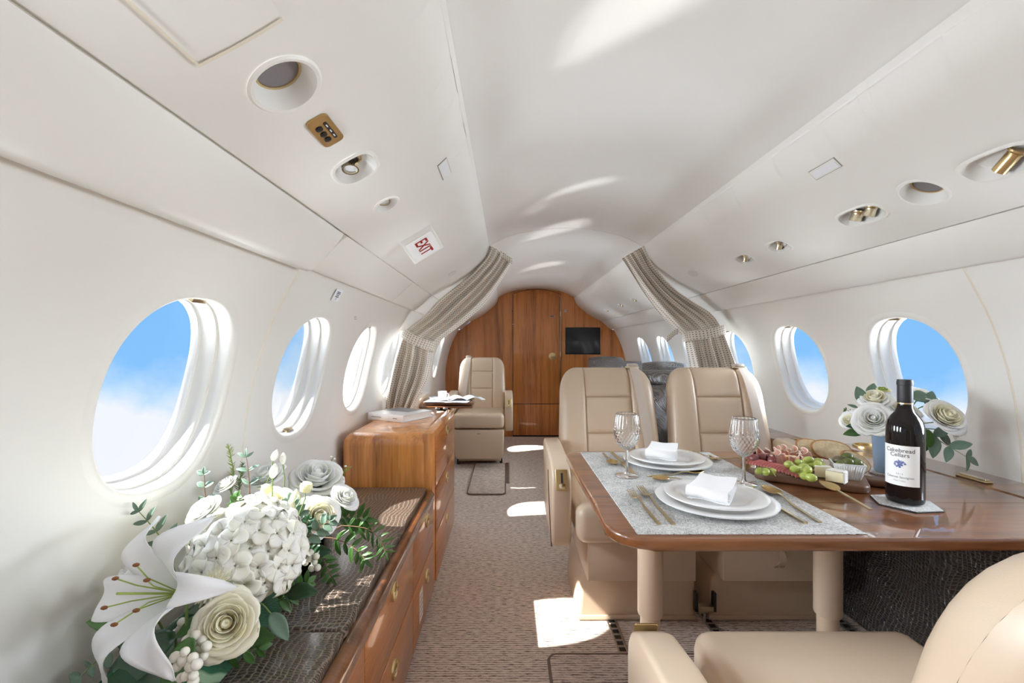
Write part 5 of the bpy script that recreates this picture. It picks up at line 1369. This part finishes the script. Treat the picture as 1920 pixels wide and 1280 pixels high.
needle_sprig('feathery spray leaning out toward the raised cabinet', [at(618, 925, 1.41), at(632, 898, 1.41), at(656, 876, 1.41)], LY, 70, .017, 4)
sprig('ruscus_sprig', 'glossy green ruscus spray jutting over the dark pad', [at(632, 975, 1.25), at(655, 968, 1.25), at(682, 972, 1.24)], 'long', LG, 5, .070, STG)
sprig('ruscus_sprig', 'thin trailing sprig reaching farthest across the dark pad', [at(640, 985, 1.22), at(685, 990, 1.22), at(712, 1010, 1.21), at(722, 1034, 1.20)], 'slim', LG, 8, .046, STB)
sprig('ruscus_sprig', 'drooping dark sprig hanging over the pad below the ivory rose', [at(622, 1008, 1.20), at(650, 1018, 1.20), at(672, 1034, 1.19), at(684, 1048, 1.18)], 'long', LG, 6, .050, STB)
sprig('ruscus_sprig', 'short dark sprig hanging down at the trough corner', [at(604, 1040, 1.2), at(612, 1060, 1.2), at(622, 1082, 1.19)], 'long', LG, 5, .042, STB)
sprig('eucalyptus_sprig', 'grey green sprig threading between lily bud and ivory rose', [at(556, 1005, 1.075), at(556, 970, 1.075), at(548, 940, 1.075)], 'round', LE, 6, .040, STB)
sprig('eucalyptus_sprig', 'grey green sprig lying across the ivory rose', [at(575, 1010, 1.06), at(598, 990, 1.06), at(618, 975, 1.06)], 'round', LE, 4, .034, STB)
sprig('eucalyptus_sprig', 'pale trailing sprig at the outer end of the trough under the lily', [at(232, 1190, .80), at(190, 1230, .78), at(150, 1268, .76)], 'round', LE, 4, .032, STG)
sprig('boxwood_sprig', 'tiny leaved dark green filler between ranunculus and hydrangea', [at(430, 985, 1.06), at(438, 955, 1.06), at(446, 930, 1.06)], 'round', LG, 9, .026, STB)
sprig('boxwood_sprig', 'lime green hellebore tuft between lily and ranunculus', [at(352, 1000, .98), at(362, 988, .98), at(372, 985, .98)], 'broad', LY, 4, .028, STG)
for lab, p0, p1, d_, m, L_ in (('broad dark salal leaf under the lily, longest of the bench end leaves', (330, 1192), (215, 1262), .775, LD, .14), ('broad green salal leaf hanging toward the bench below the lily', (360, 1195), (320, 1275), .735, LG, .09), ('bright green rose leaf under the cream rose', (455, 1190), (498, 1195), .86, LG, .075), ('dark leaf peeping out below the hydrangea, aisle side', (540, 1110), (590, 1105), .98, LD, .075), ('drooping grey leaf at the trough rim beside the cream rose', (508, 1150), (545, 1205), .88, LE, .060), ('dark green leaf behind the lily petals, wall side', (290, 1165), (200, 1160), .82, LG, .10), ('dark leaf by the berries at the far trough rim', (570, 1040), (612, 1030), 1.16, LD, .08), ('slender green leaf before the pale rose', (520, 945), (538, 975), 1.085, LG, .05), ('yellowing leaf tip curling below the lily, aisle side', (395, 1150), (345, 1180), .80, LG, .055), ('dark leaf between lily and cream rose', (380, 1160), (340, 1176), .86, LD, .07)):
    a_, b_ = at(*p0, d_), at(*p1, d_-.03); t = thing('broad_leaf', lab, 'leaf', a_)
    add_leaf(t, 'broad', m, Vector((0, 0, 0)), b_-a_, L_, (.2, -.7, .6), random.uniform(-.3, .3))
    root_stem(t, a_, .0014)
sprig('ruscus_sprig', 'leafy green filler spray along the aisle rim under the hydrangea', [at(520, 1125, .98), at(548, 1112, .98), at(575, 1092, 1.0)], 'broad', LG, 4, .040, STG)
sprig('ruscus_sprig', 'leafy dark filler spray between the hydrangea and the lily', [at(372, 1085, .97), at(368, 1060, .97), at(362, 1030, .97)], 'broad', LD, 3, .036, STG)
sprig('ruscus_sprig', 'leafy green filler spray below the cream rose at the rim', [at(430, 1225, .84), at(455, 1222, .85), at(482, 1215, .86)], 'broad', LG, 3, .045, STG)
sprig('ruscus_sprig', 'bright leafy spray hanging over the wall side of the trough end', [at(262, 1180, .86), at(235, 1180, .84), at(208, 1172, .82)], 'long', LG, 4, .044, STG)
sprig('boxwood_sprig', 'small dark green tuft between the pale rose and the ivory rose', [at(568, 1006, 1.06), at(574, 990, 1.06), at(578, 974, 1.06)], 'round', LD, 6, .024, STB)
berries('cluster of white snowberries hanging lowest at the bench end of the trough', at(352, 1246, .70), 11, .0078, .026)
berries('cluster of white snowberries beside the lowest cluster, under the cream rose', at(372, 1212, .75), 10, .0080, .023)
berries('cluster of white snowberries between lily and cream rose', at(346, 1184, .80), 8, .0083, .019)
berries('small cluster of white berries under the ivory rose', at(586, 1052, 1.12), 7, .0085, .022)

# ---- vase on the dining table
t = thing('glass_vase', 'frosted blue tumbler vase standing behind the wine bottle', 'vase', VC)
VB = plain('vase_blue', (.36, .52, .72), .35, coat=.4, trans=.25, ior=1.3)
obj('tumbler', lathe([(.0001, .001), (.034, .001), (.036, .004), (.043, .118), (.0435, .120), (.041, .120), (.034, .010), (.0001, .008)], 40), VB, t)
o = obj('coaster', prism(oval(.058, .058, 6, 2), 0, .003, 'z'), WEAVE, loc=(VC.x-.001, VC.y, TZ-.0) ); tag(o, 'pale hexagonal coaster under the blue vase', 'coaster'); t.location.z = TZ+.0035
B = [('rose', 'big open white rose at the board side of the blue vase', (1637, 788), 1.36, (-.55, -.70, .45), .050, (PW, PW), 6),
     ('rose', 'greenish white rose above the big one in the blue vase', (1641, 752), 1.43, (-.4, -.4, .8), .042, (PCREAM, PW), 5),
     ('rose', 'big white rose on the wall side of the wine bottle', (1766, 785), 1.36, (-.05, -.75, .60), .054, (PCREAM, PW), 6),
     ('rose', 'small ivory rose low on the outer edge toward the far seats', (1596, 790), 1.42, (-.8, -.4, .4), .030, (PCREAM, PW), 5),
     ('rose', 'white rose behind the bottle neck', (1722, 745), 1.46, (.2, -.3, .9), .040, (PW, PW), 5),
     ('rose', 'pale rose filling the centre of the blue vase', (1692, 775), 1.42, (0, -.5, .8), .045, (PCREAM, PW), 5),
     ('lisianthus', 'small lime lisianthus bloom topping the vase', (1655, 734), 1.44, (-.1, -.3, 1), .020, (LY, PYEL), 4),
     ('lisianthus', 'half-open white bloom drooping under the wall side rose', (1786, 808), 1.42, (.7, -.4, -.1), .026, (PCREAM, PW), 4)]
for kind, lab, (px, py), d_, ax, R, ms, ly in B: bloom(kind, lab, at(px, py, d_), ax, R, ms, ly+1)
def single(lab, p0, p1, d_, m, L_, kind='broad'):
    a_, b_ = at(*p0, d_), at(*p1, d_); t = thing('vase_leaf', lab, 'leaf', a_)
    add_leaf(t, kind, m, Vector((0, 0, 0)), b_-a_, L_, (-.3, -.85, .3), random.uniform(-.2, .2))
    root_stem(t, a_, .0013, None, True)
single('upright grey green leaf beside the greenish white rose', (1618, 755), (1608, 726), 1.45, LE, .055, 'round')
single('upright grey green leaf beside the lime bloom', (1630, 745), (1638, 722), 1.47, LE, .05, 'round')
single('large grey green leaf between bottle neck and white rose', (1708, 745), (1742, 742), 1.42, LE, .065, 'round')
single('grey green leaf sticking out above the wall side rose', (1738, 760), (1748, 735), 1.42, LE, .05, 'round')
single('narrow green leaf pointing to the window over the wall side rose', (1742, 758), (1765, 746), 1.42, LG, .045, 'long')
single('glossy green leaf under the small ivory rose', (1618, 808), (1582, 812), 1.38, LG, .055)
single('dark leaf below the big open rose, toward the board', (1610, 798), (1580, 798), 1.40, LD, .035)
single('bright green leaf hanging beside the bottle shoulder', (1738, 805), (1742, 845), 1.37, LG, .07)
single('small grey leaf far out by the small ivory rose', (1608, 764), (1590, 757), 1.44, LE, .03, 'long')
single('dark green leaf under the wall side rose', (1760, 815), (1785, 830), 1.38, LD, .06)
sprig('eucalyptus_sprig', 'eucalyptus branch trailing from the vase along the wall ledge', [at(1745, 812, 1.38), at(1765, 828, 1.38), at(1788, 842, 1.36), at(1812, 856, 1.35)], 'broad', LE, 3, .072, STG)
sprig('boxwood_sprig', 'fine dark berry twig beside the small ivory rose', [at(1612, 785, 1.43), at(1600, 775, 1.43), at(1586, 768, 1.43)], 'round', LG, 4, .014, STB)
